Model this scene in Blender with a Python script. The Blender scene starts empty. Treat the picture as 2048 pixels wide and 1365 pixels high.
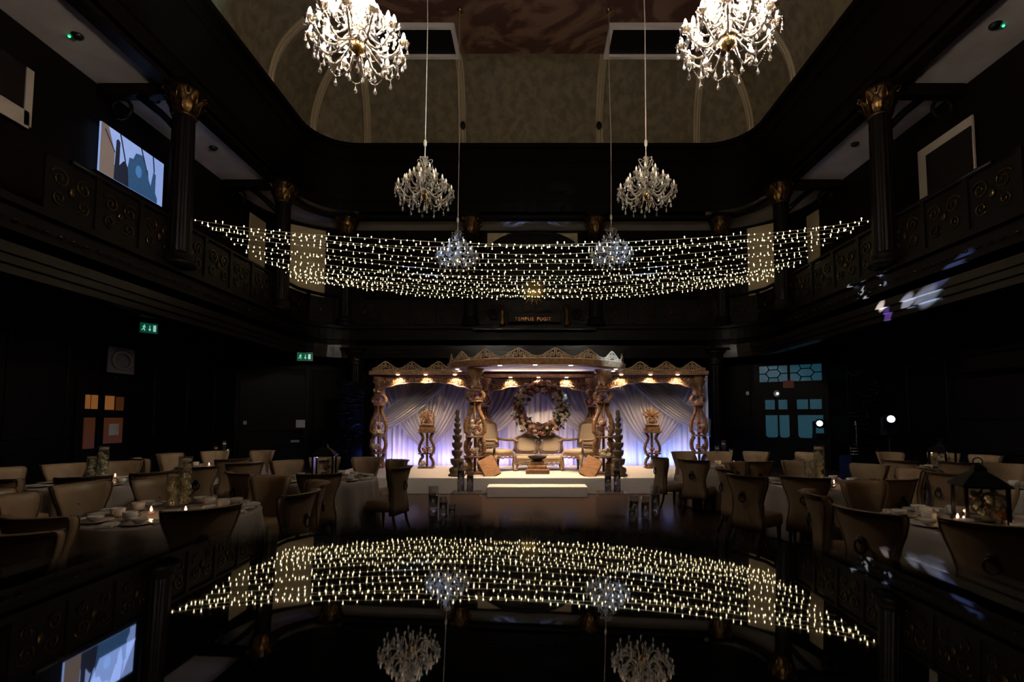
import bpy, math, random
from mathutils import Vector, Matrix

RND = random.Random(11)
S = bpy.context.scene
COL = S.collection
PI = math.pi
rad = math.radians

# ---------------------------------------------------------------- camera
F, CX, HZ, AL, CH = 1000.0, 1064.0, 840.0, rad(3.5), 1.70
CY = HZ - F * math.tan(AL)
_ca, _sa = math.cos(AL), math.sin(AL)
cam_d = bpy.data.cameras.new('camera')
cam = bpy.data.objects.new('camera', cam_d)
COL.objects.link(cam)
cam.location = (0, 0, CH)
cam.rotation_euler = (PI / 2 + AL, 0, 0)
cam_d.sensor_width = 36.0
cam_d.lens = F / 2048 * 36
cam_d.shift_x = (1024 - CX) / 2048
cam_d.shift_y = (CY - 682.5) / 2048
cam_d.clip_start = 0.01
cam_d.clip_end = 200
cam_d.dof.use_dof = True
cam_d.dof.focus_distance = 11.0
cam_d.dof.aperture_fstop = 1.1
S.camera = cam

def at(px, py, Y):
    """world point seen at pixel (px,py) of the 2048x1365 photograph at depth Y"""
    t = (CY - py) / F
    z = Y * (t * _ca + _sa) / (_ca - t * _sa)
    d = Y * _ca + z * _sa
    return Vector(((px - CX) / F * d, Y, z + CH))

def atz(px, py, zw):
    """world point seen at pixel (px,py) at world height zw"""
    t = (CY - py) / F
    k = (t * _ca + _sa) / (_ca - t * _sa)
    return at(px, py, (zw - CH) / k)

# ---------------------------------------------------------------- world, exposure, lamps
W = bpy.data.worlds.new('world')
S.world = W
W.use_nodes = True
W.node_tree.nodes['Background'].inputs[0].default_value = (0.6, 0.7, 1.0, 1)
W.node_tree.nodes['Background'].inputs[1].default_value = 0.0012
S.view_settings.view_transform = 'Standard'
S.view_settings.look = 'None'
S.view_settings.exposure = 0.0
S.view_settings.gamma = 1.0
S.view_settings.use_curve_mapping = False
S.cycles.caustics_reflective = False
S.cycles.caustics_refractive = False
S.cycles.sample_clamp_indirect = 3.0
S.cycles.max_bounces = 8
S.cycles.transparent_max_bounces = 32

def lamp(kind, loc, energy, color, target=None, size=0.1, spot=60, blend=0.5, sy=None):
    d = bpy.data.lights.new(kind.lower() + '_lamp', kind)
    d.energy = energy
    d.color = color
    if kind == 'AREA':
        d.size = size
        if sy:
            d.shape = 'RECTANGLE'
            d.size_y = sy
    else:
        d.shadow_soft_size = size
    if kind == 'SPOT':
        d.spot_size = rad(spot)
        d.spot_blend = blend
    o = bpy.data.objects.new(kind.lower() + '_lamp', d)
    COL.objects.link(o)
    o.location = loc
    if target is not None:
        o.rotation_euler = (Vector(target) - Vector(loc)).to_track_quat('-Z', 'Y').to_euler()
    return o

WARM = (1.0, 0.72, 0.45)
WHITE = (1.0, 0.86, 0.70)
BLUE = (0.10, 0.18, 1.0)
CHAND_L = 1250.0      # radiance of a lit candle bulb
FAIRY_L = 8.0
# two fill lamps added overhead, in line with the chandelier rows, no fixtures
for sx in (-2.2, 2.4):
    lamp('POINT', (sx, 1.4, 6.2), 22, WHITE, size=0.6)
# stage: blue-violet uplighters at the foot of the drapes
for px in (790, 835, 890, 1000, 1130, 1255, 1300, 1350, 1390):
    p = at(px, 930, 14.35)
    c = (0.22, 0.34, 1.0) if px > 1250 else (0.36, 0.34, 1.0)
    lamp('AREA', (p.x, 14.32, 0.42), 11, c, (p.x, 14.62, 1.3), size=0.35, sy=0.06)
# stage: added warm wash spots from the front
lamp('SPOT', (-1.5, 9.2, 5.6), 40, WHITE, (0.1, 13.0, 0.4), size=0.25, spot=52, blend=0.8)
lamp('SPOT', (1.9, 9.2, 5.6), 40, WHITE, (0.3, 13.0, 0.4), size=0.25, spot=52, blend=0.8)
# blue point lamps added behind the drapes as uplighter spill
lamp('POINT', (-5.9, 16.6, 0.5), 9, BLUE, size=0.1)
lamp('POINT', (6.3, 16.6, 0.5), 9, BLUE, size=0.1)

# ---------------------------------------------------------------- mesh helpers
class MB:
    def __init__(s):
        s.v, s.f = [], []
        s.M = Matrix.Identity(4)
    def add(s, vs, fs):
        b = len(s.v)
        s.v += [s.M @ Vector(p) for p in vs]
        s.f += [tuple(b + i for i in f) for f in fs]
        return s
    def box(s, c, d):
        x, y, z = d[0] / 2, d[1] / 2, d[2] / 2
        vs = [(c[0] + i * x, c[1] + j * y, c[2] + k * z) for i in (-1, 1) for j in (-1, 1) for k in (-1, 1)]
        return s.add(vs, [(0, 1, 3, 2), (4, 6, 7, 5), (0, 4, 5, 1), (2, 3, 7, 6), (0, 2, 6, 4), (1, 5, 7, 3)])
    def lathe(s, prof, n=16, c=(0, 0, 0), cap=True):
        vs, fs = [], []
        for r, z in prof:
            for i in range(n):
                a = 2 * PI * i / n
                vs.append((c[0] + r * math.cos(a), c[1] + r * math.sin(a), c[2] + z))
        m = len(prof)
        for j in range(m - 1):
            for i in range(n):
                k = (i + 1) % n
                fs.append((j * n + i, j * n + k, (j + 1) * n + k, (j + 1) * n + i))
        if cap:
            fs.append(tuple(range(n - 1, -1, -1)))
            fs.append(tuple((m - 1) * n + i for i in range(n)))
        return s.add(vs, fs)
    def tube(s, pts, r, n=6, cap=True, closed=False):
        pts = [Vector(p) for p in pts]
        m = len(pts)
        rs = r if isinstance(r, (list, tuple)) else [r] * m
        vs, fs = [], []
        up = None
        for j, p in enumerate(pts):
            if closed:
                t = pts[(j + 1) % m] - pts[j - 1]
            else:
                t = pts[min(j + 1, m - 1)] - pts[max(j - 1, 0)]
            t = t.normalized() if t.length > 1e-9 else Vector((0, 0, 1))
            if up is None:
                up = Vector((0, 0, 1)) if abs(t.z) < 0.9 else Vector((0, 1, 0))
            a = t.cross(up)
            if a.length < 1e-6:
                a = t.orthogonal()
            a.normalize()
            b = a.cross(t).normalized()
            up = b
            for i in range(n):
                w = 2 * PI * (i + 0.5) / n
                vs.append(p + (a * math.cos(w) + b * math.sin(w)) * rs[j])
        for j in range(m if closed else m - 1):
            q = (j + 1) % m
            for i in range(n):
                k = (i + 1) % n
                fs.append((j * n + i, j * n + k, q * n + k, q * n + i))
        if cap and not closed:
            fs.append(tuple(range(n - 1, -1, -1)))
            fs.append(tuple((m - 1) * n + i for i in range(n)))
        return s.add(vs, fs)
    def grid(s, fn, nu, nv, cu=False, cv=False):
        vs = [fn(i / (nu if cu else nu - 1), j / (nv if cv else nv - 1)) for j in range(nv) for i in range(nu)]
        fs = []
        for j in range(nv if cv else nv - 1):
            for i in range(nu if cu else nu - 1):
                a, b = (i + 1) % nu, (j + 1) % nv
                fs.append((j * nu + i, j * nu + a, b * nu + a, b * nu + i))
        return s.add(vs, fs)
    def ell(s, c, r, n=10, m=6, e=1.0):
        if not isinstance(r, (tuple, list)):
            r = (r, r, r)
        def pw(x):
            return math.copysign(abs(x) ** e, x)
        vs, fs = [], []
        for j in range(1, m):
            ph = -PI / 2 + PI * j / m
            for i in range(n):
                a = 2 * PI * i / n
                vs.append((c[0] + r[0] * pw(math.cos(ph)) * pw(math.cos(a)), c[1] + r[1] * pw(math.cos(ph)) * pw(math.sin(a)), c[2] + r[2] * pw(math.sin(ph))))
        vs += [(c[0], c[1], c[2] - r[2]), (c[0], c[1], c[2] + r[2])]
        for j in range(m - 2):
            for i in range(n):
                k = (i + 1) % n
                fs.append((j * n + i, j * n + k, (j + 1) * n + k, (j + 1) * n + i))
        b, t = len(vs) - 2, len(vs) - 1
        for i in range(n):
            k = (i + 1) % n
            fs.append((b, k, i))
            fs.append((t, (m - 2) * n + i, (m - 2) * n + k))
        return s.add(vs, fs)
    def prism(s, poly, y0, y1):
        """polygon in XZ extruded along Y"""
        n = len(poly)
        vs = [(x, y0, z) for x, z in poly] + [(x, y1, z) for x, z in poly]
        fs = [tuple(range(n)), tuple(range(2 * n - 1, n - 1, -1))]
        fs += [(i, n + i, n + (i + 1) % n, (i + 1) % n) for i in range(n)]
        return s.add(vs, fs)
    def mesh(s, name, m, smooth=True):
        me = bpy.data.meshes.new(name)
        me.from_pydata([tuple(p) for p in s.v], [], s.f)
        me.materials.append(m)
        if smooth:
            me.polygons.foreach_set('use_smooth', [True] * len(me.polygons))
        me.update()
        return me
    def build(s, name, m, parent=None, smooth=True, bevel=0, seg=2, **kw):
        o = put(name, s.mesh(name, m, smooth), parent)
        if bevel:
            b = o.modifiers.new('bevel', 'BEVEL')
            b.width = bevel
            b.segments = seg
            b.limit_method = 'ANGLE'
        if kw:
            tag(o, **kw)
        return o

def put(name, me, parent=None, loc=None, rot=None, scale=None):
    o = bpy.data.objects.new(name, me)
    COL.objects.link(o)
    if parent is not None:
        o.parent = parent
    if loc is not None:
        o.location = loc
    if rot is not None:
        o.rotation_euler = rot
    if scale is not None:
        o.scale = scale if isinstance(scale, (tuple, list)) else (scale,) * 3
    return o

def tag(o, label=None, cat=None, group=None, kind=None):
    if label:
        o['label'] = label
    if cat:
        o['category'] = cat
    if group:
        o['group'] = group
    if kind:
        o['kind'] = kind
    return o

def thing(name, label, cat, loc=(0, 0, 0), rz=0, group=None, kind=None):
    o = bpy.data.objects.new(name, None)
    COL.objects.link(o)
    o.location = loc
    o.rotation_euler = (0, 0, rz)
    o.empty_display_size = 0.1
    return tag(o, label, cat, group, kind)

def dup(root, loc, rz, label, group=None):
    r = root.copy()
    COL.objects.link(r)
    r.location = loc
    r.rotation_euler = (0, 0, rz)
    r['label'] = label
    if group:
        r['group'] = group
    for ch in KIDS(root):
        c = ch.copy()
        COL.objects.link(c)
        c.parent = r
        for g in KIDS(ch):
            d = g.copy()
            COL.objects.link(d)
            d.parent = c
    return r

def KIDS(o):
    if o.name not in _kids:
        _kids[o.name] = list(o.children)
    return _kids[o.name]
_kids = {}

def T(x=0, y=0, z=0, rx=0, ry=0, rz=0):
    return Matrix.Translation((x, y, z)) @ Matrix.Rotation(rz, 4, 'Z') @ Matrix.Rotation(ry, 4, 'Y') @ Matrix.Rotation(rx, 4, 'X')

# ---------------------------------------------------------------- materials
def mat(name, col, rough=0.5, metal=0.0, spec=0.5, em=None, es=0.0, col2=None, nscale=5.0, bump=0.0, stretch=None, trans=0.0, dist=0.0, lo=0.35, hi=0.65, ior=1.45):
    m = bpy.data.materials.new(name)
    m.use_nodes = True
    nt = m.node_tree
    b = nt.nodes['Principled BSDF']
    b.inputs['Base Color'].default_value = (*col, 1)
    b.inputs['Roughness'].default_value = rough
    b.inputs['Metallic'].default_value = metal
    b.inputs['Specular IOR Level'].default_value = spec
    b.inputs['Transmission Weight'].default_value = trans
    b.inputs['IOR'].default_value = ior
    if em:
        b.inputs['Emission Color'].default_value = (*em, 1)
        b.inputs['Emission Strength'].default_value = es
    if col2 or bump:
        tc = nt.nodes.new('ShaderNodeTexCoord')
        mp = nt.nodes.new('ShaderNodeMapping')
        if stretch:
            mp.inputs['Scale'].default_value = stretch
        nz = nt.nodes.new('ShaderNodeTexNoise')
        nz.inputs['Scale'].default_value = nscale
        nz.inputs['Detail'].default_value = 6
        nz.inputs['Distortion'].default_value = dist
        nt.links.new(tc.outputs['Object'], mp.inputs['Vector'])
        nt.links.new(mp.outputs['Vector'], nz.inputs['Vector'])
        if col2:
            cr = nt.nodes.new('ShaderNodeValToRGB')
            cr.color_ramp.elements[0].position = lo
            cr.color_ramp.elements[1].position = hi
            cr.color_ramp.elements[0].color = (*col, 1)
            cr.color_ramp.elements[1].color = (*col2, 1)
            nt.links.new(nz.outputs['Fac'], cr.inputs['Fac'])
            nt.links.new(cr.outputs['Color'], b.inputs['Base Color'])
        if bump:
            bp = nt.nodes.new('ShaderNodeBump')
            bp.inputs['Strength'].default_value = bump
            bp.inputs['Distance'].default_value = 0.02
            nt.links.new(nz.outputs['Fac'], bp.inputs['Height'])
            nt.links.new(bp.outputs['Normal'], b.inputs['Normal'])
    return m

def glass(name, tint=(1, 1, 1), refl=0.12, rough=0.02):
    m = bpy.data.materials.new(name)
    m.use_nodes = True
    nt = m.node_tree
    nt.nodes.remove(nt.nodes['Principled BSDF'])
    out = nt.nodes['Material Output']
    tr = nt.nodes.new('ShaderNodeBsdfTransparent')
    tr.inputs[0].default_value = (*tint, 1)
    gl = nt.nodes.new('ShaderNodeBsdfGlossy')
    gl.inputs['Roughness'].default_value = rough
    lw = nt.nodes.new('ShaderNodeLayerWeight')
    lw.inputs['Blend'].default_value = 0.5
    pw = nt.nodes.new('ShaderNodeMath')
    pw.operation = 'POWER'
    pw.inputs[1].default_value = 3.0
    ma = nt.nodes.new('ShaderNodeMath')
    ma.operation = 'MULTIPLY_ADD'
    ma.inputs[1].default_value = 0.55
    ma.inputs[2].default_value = refl * 0.35
    nt.links.new(lw.outputs['Facing'], pw.inputs[0])
    nt.links.new(pw.outputs[0], ma.inputs[0])
    mx = nt.nodes.new('ShaderNodeMixShader')
    nt.links.new(ma.outputs[0], mx.inputs[0])
    nt.links.new(tr.outputs[0], mx.inputs[1])
    nt.links.new(gl.outputs[0], mx.inputs[2])
    nt.links.new(mx.outputs[0], out.inputs['Surface'])
    return m

def sheer(name, col, tr):
    m = bpy.data.materials.new(name)
    m.use_nodes = True
    nt = m.node_tree
    b = nt.nodes['Principled BSDF']
    b.inputs['Base Color'].default_value = (*col, 1)
    b.inputs['Roughness'].default_value = 0.7
    t = nt.nodes.new('ShaderNodeBsdfTransparent')
    x = nt.nodes.new('ShaderNodeMixShader')
    x.inputs[0].default_value = tr
    nt.links.new(b.outputs[0], x.inputs[1])
    nt.links.new(t.outputs[0], x.inputs[2])
    nt.links.new(x.outputs[0], nt.nodes['Material Output'].inputs['Surface'])
    return m

M = dict(
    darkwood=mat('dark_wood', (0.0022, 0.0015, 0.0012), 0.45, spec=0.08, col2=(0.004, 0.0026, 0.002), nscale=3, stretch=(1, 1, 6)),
    polished=mat('polished_dark_wood', (0.005, 0.0035, 0.003), 0.25, spec=0.16, col2=(0.008, 0.005, 0.004), nscale=3, stretch=(1, 1, 6)),
    black=mat('black_paint', (0.004, 0.004, 0.005), 0.4, spec=0.2),
    plaster=mat('grey_plaster', (0.24, 0.205, 0.185), 0.85, col2=(0.30, 0.26, 0.235), nscale=1.2),
    wallpaper=mat('olive_wallpaper', (0.085, 0.064, 0.033), 0.8, col2=(0.135, 0.105, 0.057), nscale=4.0, dist=0.4, stretch=(1, 1, 0.8), lo=0.38, hi=0.62),
    rib=mat('rib_paint', (0.26, 0.20, 0.115), 0.6),
    mural=mat('ceiling_mural', (0.055, 0.018, 0.010), 0.8, col2=(0.14, 0.075, 0.04), nscale=0.35, dist=3.5, lo=0.46, hi=0.58),
    whitepaint=mat('white_paint', (0.55, 0.5, 0.46), 0.6),
    gold=mat('old_gold', (0.13, 0.065, 0.018), 0.35, metal=0.9, col2=(0.03, 0.015, 0.005), nscale=12),
    railgold=mat('tarnished_gilt', (0.045, 0.026, 0.008), 0.3, metal=0.9),
    capbell=mat('capital_bronze', (0.03, 0.016, 0.006), 0.4, metal=0.8),
    gilt=mat('bright_gilt', (0.30, 0.20, 0.05), 0.3, metal=0.9),
    blind=mat('cream_panel', (0.25, 0.185, 0.095), 0.8, col2=(0.30, 0.23, 0.125), nscale=1.0),
    floor=mat('dark_parquet', (0.026, 0.011, 0.007), 0.28, col2=(0.055, 0.024, 0.014), nscale=3, stretch=(1, 8, 1)),
    carved=mat('carved_wood', (0.14, 0.066, 0.028), 0.5, col2=(0.27, 0.138, 0.064), nscale=14, bump=0.25),
    carvedpale=mat('pale_carved_wood', (0.20, 0.125, 0.068), 0.55, col2=(0.30, 0.195, 0.11), nscale=10, bump=0.2),
    plank=mat('raw_plank', (0.30, 0.13, 0.05), 0.55, col2=(0.46, 0.24, 0.11), nscale=4, stretch=(1, 9, 9)),
    potwood=mat('dusty_wood', (0.085, 0.055, 0.034), 0.6, col2=(0.12, 0.08, 0.05), nscale=8),
    white=mat('white_carpet', (0.66, 0.60, 0.55), 0.9, col2=(0.72, 0.66, 0.61), nscale=30, bump=0.1),
    canopycloth=mat('white_canopy_lining', (0.75, 0.70, 0.66), 0.8),
    drape=mat('white_voile', (0.50, 0.47, 0.49), 0.75),
    swag=sheer('sheer_swag', (0.30, 0.275, 0.275), 0.45),
    leather=mat('taupe_leather', (0.25, 0.165, 0.09), 0.42, col2=(0.30, 0.20, 0.115), nscale=6, bump=0.04),
    piping=mat('brown_piping', (0.16, 0.11, 0.064), 0.4),
    bronze=mat('dark_bronze', (0.03, 0.022, 0.016), 0.35, metal=0.6),
    leg=mat('dark_leg', (0.012, 0.008, 0.006), 0.35),
    cloth=mat('ivory_tablecloth', (0.33, 0.28, 0.245), 0.65),
    china=mat('white_china', (0.62, 0.57, 0.50), 0.2),
    linen=mat('white_linen', (0.60, 0.55, 0.49), 0.8),
    cutlery=mat('steel_cutlery', (0.35, 0.33, 0.3), 0.25, metal=1.0),
    cream=mat('cream_upholstery', (0.42, 0.325, 0.225), 0.75),
    crystal=mat('crystal_glass', (0.64, 0.54, 0.42), 0.12, spec=0.7, trans=0.68),
    pendant=mat('crystal_pendant', (0.62, 0.57, 0.50), 0.06, spec=1.0, trans=0.7),
    brass=mat('brass', (0.70, 0.40, 0.10), 0.25, metal=1.0),
    cord=mat('pale_cord', (0.45, 0.38, 0.30), 0.5),
    bulb_on=mat('lit_bulb', (1, 0.9, 0.8), 0.3, em=(1.0, 0.88, 0.74), es=CHAND_L),
    bulb_off=mat('unlit_bulb', (0.75, 0.68, 0.6), 0.1, spec=0.9),
    fairy=mat('fairy_bulb', (1, 0.9, 0.6), 0.3, em=(1.0, 0.80, 0.42), es=FAIRY_L),
    wire=mat('clear_wire', (0.30, 0.28, 0.20), 0.3),
    flame=mat('candle_flame', (1, 0.7, 0.4), 0.5, em=(1.0, 0.66, 0.46), es=7),
    candleglass=mat('lit_candle_glass', (0.5, 0.25, 0.15), 0.2, em=(1.0, 0.35, 0.16), es=0.35, trans=0.3),
    wax=mat('ivory_wax', (0.62, 0.52, 0.36), 0.5),
    glass=glass('clear_glass', (0.96, 0.97, 0.96), 0.22),
    vaseglass=glass('bright_vase_glass', (0.93, 0.94, 0.93), 0.5),
    water=mat('clear_water', (0.95, 0.97, 0.96), 0.0, trans=1.0, ior=1.33),
    acrylic=glass('clear_acrylic', (0.92, 0.91, 0.90), 0.10),
    mirror=mat('black_mirror', (0.50, 0.50, 0.52), 0.02, metal=1.0),
    downlight=mat('downlight_lens', (1, 0.9, 0.8), 0.4, em=(1.0, 0.84, 0.64), es=9),
    roseC=mat('cream_petals', (0.66, 0.56, 0.38), 0.7),
    roseP=mat('pink_petals', (0.55, 0.28, 0.20), 0.7),
    roseD=mat('dusky_petals', (0.24, 0.10, 0.08), 0.7),
    roseO=mat('orange_petals', (0.65, 0.24, 0.09), 0.7),
    leaf=mat('dark_leaves', (0.035, 0.04, 0.018), 0.6, col2=(0.09, 0.07, 0.03), nscale=12),
    lily=mat('greenish_cream_petals', (0.62, 0.57, 0.33), 0.5, col2=(0.74, 0.68, 0.45), nscale=12),
    teal=mat('teal_glass', (0.01, 0.03, 0.04), 0.3, em=(0.014, 0.075, 0.105), es=0.5, col2=(0.02, 0.05, 0.06), nscale=2),
    amber=mat('amber_glass', (0.1, 0.04, 0.015), 0.3, em=(0.50, 0.18, 0.045), es=0.30),  # light of the corridor behind put in as pane glow
    amberdim=mat('dim_amber_glass', (0.05, 0.02, 0.006), 0.3, em=(0.30, 0.09, 0.025), es=0.10),  # same glass, weaker corridor light put into its colour
    paper=mat('paper', (0.33, 0.33, 0.35), 0.8),
    signgreen=mat('exit_sign_green', (0.0, 0.15, 0.07), 0.4, em=(0.0, 0.14, 0.07), es=0.35),
    signwhite=mat('exit_sign_white', (0.8, 0.9, 0.85), 0.4, em=(0.62, 1.0, 0.86), es=0.5),
    led=mat('green_led', (0, 1, 0.4), 0.4, em=(0.05, 1.0, 0.35), es=3),
    lens=mat('spot_lens', (0.8, 0.9, 1), 0.3, em=(0.75, 0.95, 1.0), es=4),
    sky=mat('screen_sky', (0.3, 0.35, 0.5), 0.9, em=(0.28, 0.42, 0.86), es=0.72, col2=(0.25, 0.3, 0.45), nscale=2),
    skyside=mat('screen_margin', (0.22, 0.17, 0.15), 0.9, em=(0.12, 0.095, 0.085), es=0.7),
    stone=mat('screen_building', (0.03, 0.05, 0.08), 0.9, em=(0.028, 0.085, 0.20), es=0.75, col2=(0.02, 0.03, 0.05), nscale=20),
    stonedark=mat('screen_dark_building', (0.01, 0.01, 0.02), 0.9, em=(0.012, 0.016, 0.035), es=0.7),
    picdark=mat('dark_screen', (0.008, 0.006, 0.005), 0.9, spec=0.0),
    picedge=mat('pale_canvas', (0.22, 0.18, 0.14), 0.8),
    chrome=mat('chrome', (0.6, 0.6, 0.62), 0.15, metal=1.0),
)
# ================================================================ THE ROOM
XS, YB = 7.87, 17.8           # plan of the hall's opening
ZC = CH + 10.09               # foot of the cove
ZCEIL = ZC + 2.55
ZSOF = CH + 7.45              # gallery ceiling
ZGAL = CH + 2.55              # underside of gallery edge beam
ZGALT = CH + 3.35             # top of gallery edge beam
XO, YO = 9.65, 19.3           # gallery outer wall
Y0 = -3.0

def plan(X, Y, R, ns=14, na=10, nb=12):
    """list of (x, y, nx, ny, backness): left side from the front, rounded corners, back, right side"""
    out = []
    for i in range(ns):
        out.append((-X, Y0 + (Y - R - Y0) * i / (ns - 1), 1, 0, 0))
    for i in range(1, na):
        a = PI / 2 * i / na
        out.append((-X + R - R * math.cos(a), Y - R + R * math.sin(a), math.cos(a), -math.sin(a), i / na))
    for i in range(nb):
        out.append((-X + R + (2 * X - 2 * R) * i / (nb - 1), Y, 0, -1, 1))
    for i in range(1, na):
        a = PI / 2 * i / na
        out.append((X - R + R * math.sin(a), Y - R + R * math.cos(a), -math.sin(a), -math.cos(a), 1 - i / na))
    for i in range(ns):
        out.append((X, Y - R - (Y - R - Y0) * i / (ns - 1), -1, 0, 0))
    return out

PIN = plan(XS, YB, 1.55)
POUT = plan(XO, YO, 3.0)

def band(p, z0, z1, name, m, parent=None, off=0.0, thick=0.12, **kw):
    """wall strip that follows a plan, with thickness outwards"""
    mb = MB()
    n = len(p)
    ring = []
    for (x, y, nx, ny, b) in p:
        ring += [(x + nx * off, y + ny * off, z0), (x + nx * off, y + ny * off, z1), (x + nx * (off - thick), y + ny * (off - thick), z1), (x + nx * (off - thick), y + ny * (off - thick), z0)]
    fs = []
    for i in range(n - 1):
        for k in range(4):
            a, b2 = i * 4 + k, i * 4 + (k + 1) % 4
            fs.append((a, b2, b2 + 4, a + 4))
    fs += [(0, 1, 2, 3), ((n - 1) * 4 + 3, (n - 1) * 4 + 2, (n - 1) * 4 + 1, (n - 1) * 4)]
    mb.add(ring, fs)
    return mb.build(name, m, parent, smooth=False, **kw)

def flat(pa, pb, z, t, name, m, **kw):
    mb = MB()
    vs = []
    for a, b in zip(pa, pb):
        vs += [(a[0], a[1], z), (b[0], b[1], z), (b[0], b[1], z + t), (a[0], a[1], z + t)]
    fs = []
    for i in range(len(pa) - 1):
        for k in range(4):
            c, d = i * 4 + k, i * 4 + (k + 1) % 4
            fs.append((c, d, d + 4, c + 4))
    return mb.add(vs, fs).build(name, m, smooth=False, **kw)

# floor
MB().box((0, 8, -0.05), (26, 26, 0.1)).build('floor', M['floor'], smooth=False, label='dark polished parquet floor of the ballroom', cat='floor', kind='structure')
# ground floor walls: sides, chamfered corners and back
LW = [(-10.1, -3.2), (-10.1, 17.0), (-8.1, 18.15), (-6.5, 19.4), (6.5, 19.4), (8.1, 18.15), (10.05, 17.0), (10.1, -3.2)]
def wallseg(a, b, z0, z1, name, label):
    mb = MB()
    ax, ay, bx, by = *a, *b
    dx, dy = bx - ax, by - ay
    L = math.hypot(dx, dy)
    nx, ny = -dy / L * 0.2, dx / L * 0.2
    vs = [(ax, ay, z0), (bx, by, z0), (bx, by, z1), (ax, ay, z1), (ax + nx, ay + ny, z0), (bx + nx, by + ny, z0), (bx + nx, by + ny, z1), (ax + nx, ay + ny, z1)]
    mb.add(vs, [(0, 1, 2, 3), (7, 6, 5, 4), (0, 4, 5, 1), (1, 5, 6, 2), (2, 6, 7, 3), (3, 7, 4, 0)])
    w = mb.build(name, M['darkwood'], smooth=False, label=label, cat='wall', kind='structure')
    # raised panels on the lower wall
    nP = max(1, int(L / 1.25))
    ux, uy = dx / L, dy / L
    for i in range(nP):
        u = (i + 0.5) * L / nP
        q = MB()
        q.M = T(ax + ux * u, ay + uy * u, 0, rz=math.atan2(uy, ux))
        w2 = L / nP - 0.25
        q.box((0, -0.015, 0.62), (w2, 0.03, 0.8))
        q.box((0, -0.015, 2.4), (w2, 0.03, 2.2))
        if 6 < ay + uy * u:
            q.build('wainscot_panel', M['darkwood'], w, smooth=False, bevel=0.012, seg=1, kind='stuff')
    return w
wallseg(LW[0], LW[1], 0, ZGAL + 0.3, 'wall_left', 'dark timber panelled wall under the gallery with amber lit door')
wallseg(LW[1], LW[2], 0, ZGAL + 0.3, 'wall_left_corner', 'dark angled corner wall behind the lantern table')
wallseg(LW[2], LW[3], 0, ZGAL + 0.3, 'wall_left_return', 'narrow dark return wall beside the stage drapes')
wallseg(LW[3], LW[4], 0, ZGAL + 0.3, 'wall_back', 'dark timber wall behind the wedding stage')
wallseg(LW[4], LW[5], 0, ZGAL + 0.3, 'wall_right_return', 'narrow dark return wall beside the teal windowed door')
wallseg(LW[5], LW[6], 0, ZGAL + 0.3, 'wall_right_corner', 'dark angled corner wall holding the teal windowed door')
wallseg(LW[6], LW[7], 0, ZGAL + 0.3, 'wall_right', 'dark timber panelled wall under the gallery with bar cabinet')
# gallery: floor slab, edge beam with bead row, outer wall, ceiling
PLO = plan(10.15, 19.45, 2.2)
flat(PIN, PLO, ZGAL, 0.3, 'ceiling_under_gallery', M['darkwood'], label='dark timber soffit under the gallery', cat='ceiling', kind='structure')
beam = band(PIN, ZGAL, ZGALT, 'trim_1', M['darkwood'], off=0.0, thick=0.35, label='dark moulded gallery edge beam running round the hall', cat='balcony', kind='structure')
band(PIN, ZGALT - 0.1, ZGALT + 0.02, 'moulding', M['darkwood'], beam, off=0.12, thick=0.12)
band(PIN, ZGAL - 0.06, ZGAL + 0.1, 'moulding', M['polished'], beam, off=0.08, thick=0.3)
band(PIN, ZGAL - 0.20, ZGAL - 0.06, 'moulding', M['polished'], beam, off=0.03, thick=0.3)
band(PIN, ZGAL - 0.34, ZGAL - 0.20, 'moulding', M['polished'], beam, off=-0.03, thick=0.3)
band(PIN, ZGAL + 0.3, ZGAL + 0.36, 'moulding', M['darkwood'], beam, off=0.05, thick=0.1)
mb = MB()
for sx in (-1, 1):
    y = 5.0
    while y < 16.2:
        mb.ell((sx * (XS - 0.07), y, CH + 3.02), (0.03, 0.07, 0.03), 6, 4)
        y += 0.24
mb.build('bead_row', M['polished'], beam, kind='stuff')
band(POUT, ZGALT - 0.4, ZSOF + 0.25, 'wall_gallery', M['darkwood'], thick=0.15, label='dark outer wall of the upper gallery', cat='wall', kind='structure')
flat(PIN, POUT, ZSOF, 0.12, 'ceiling_gallery', M['plaster'], label='plain grey plaster ceiling of the upper gallery', cat='ceiling', kind='structure')
# upper frieze wall and its mouldings
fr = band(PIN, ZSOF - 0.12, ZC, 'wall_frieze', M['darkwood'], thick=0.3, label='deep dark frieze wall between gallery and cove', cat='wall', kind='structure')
band(PIN, ZC - 0.16, ZC + 0.0, 'cornice', M['darkwood'], fr, off=0.14, thick=0.14)
band(PIN, ZSOF + 0.5, ZSOF + 0.6, 'moulding', M['darkwood'], fr, off=0.06, thick=0.06)
band(PIN, ZC - 0.65, ZC - 0.57, 'moulding', M['darkwood'], fr, off=0.06, thick=0.06)
# cove
CA = lambda b: 2.7 + (1.25 - 2.7) * b
def covept(p, s, lift=0.0):
    x, y, nx, ny, b = p
    th = s * PI / 2
    a = CA(b)
    d = a * (1 - math.cos(th)) + lift * math.cos(th)
    return (x + nx * d, y + ny * d, ZC + (ZCEIL - ZC) * math.sin(th) - lift * math.sin(th))
mb = MB()
nn = len(PIN)
mb.grid(lambda u, v: covept(PIN[min(nn - 1, int(round(u * (nn - 1))))], v), nn, 10)
mb.build('ceiling_cove', M['wallpaper'], label='olive patterned coved ceiling rising from the frieze', cat='ceiling', kind='structure')
MB().box((0, (Y0 + 17.2) / 2, ZCEIL + 0.03), (12.6, 17.2 - Y0, 0.05)).build('ceiling', M['mural'], smooth=False, label='flat ceiling painted with a dark russet swirling mural', cat='ceiling', kind='structure')
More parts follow.
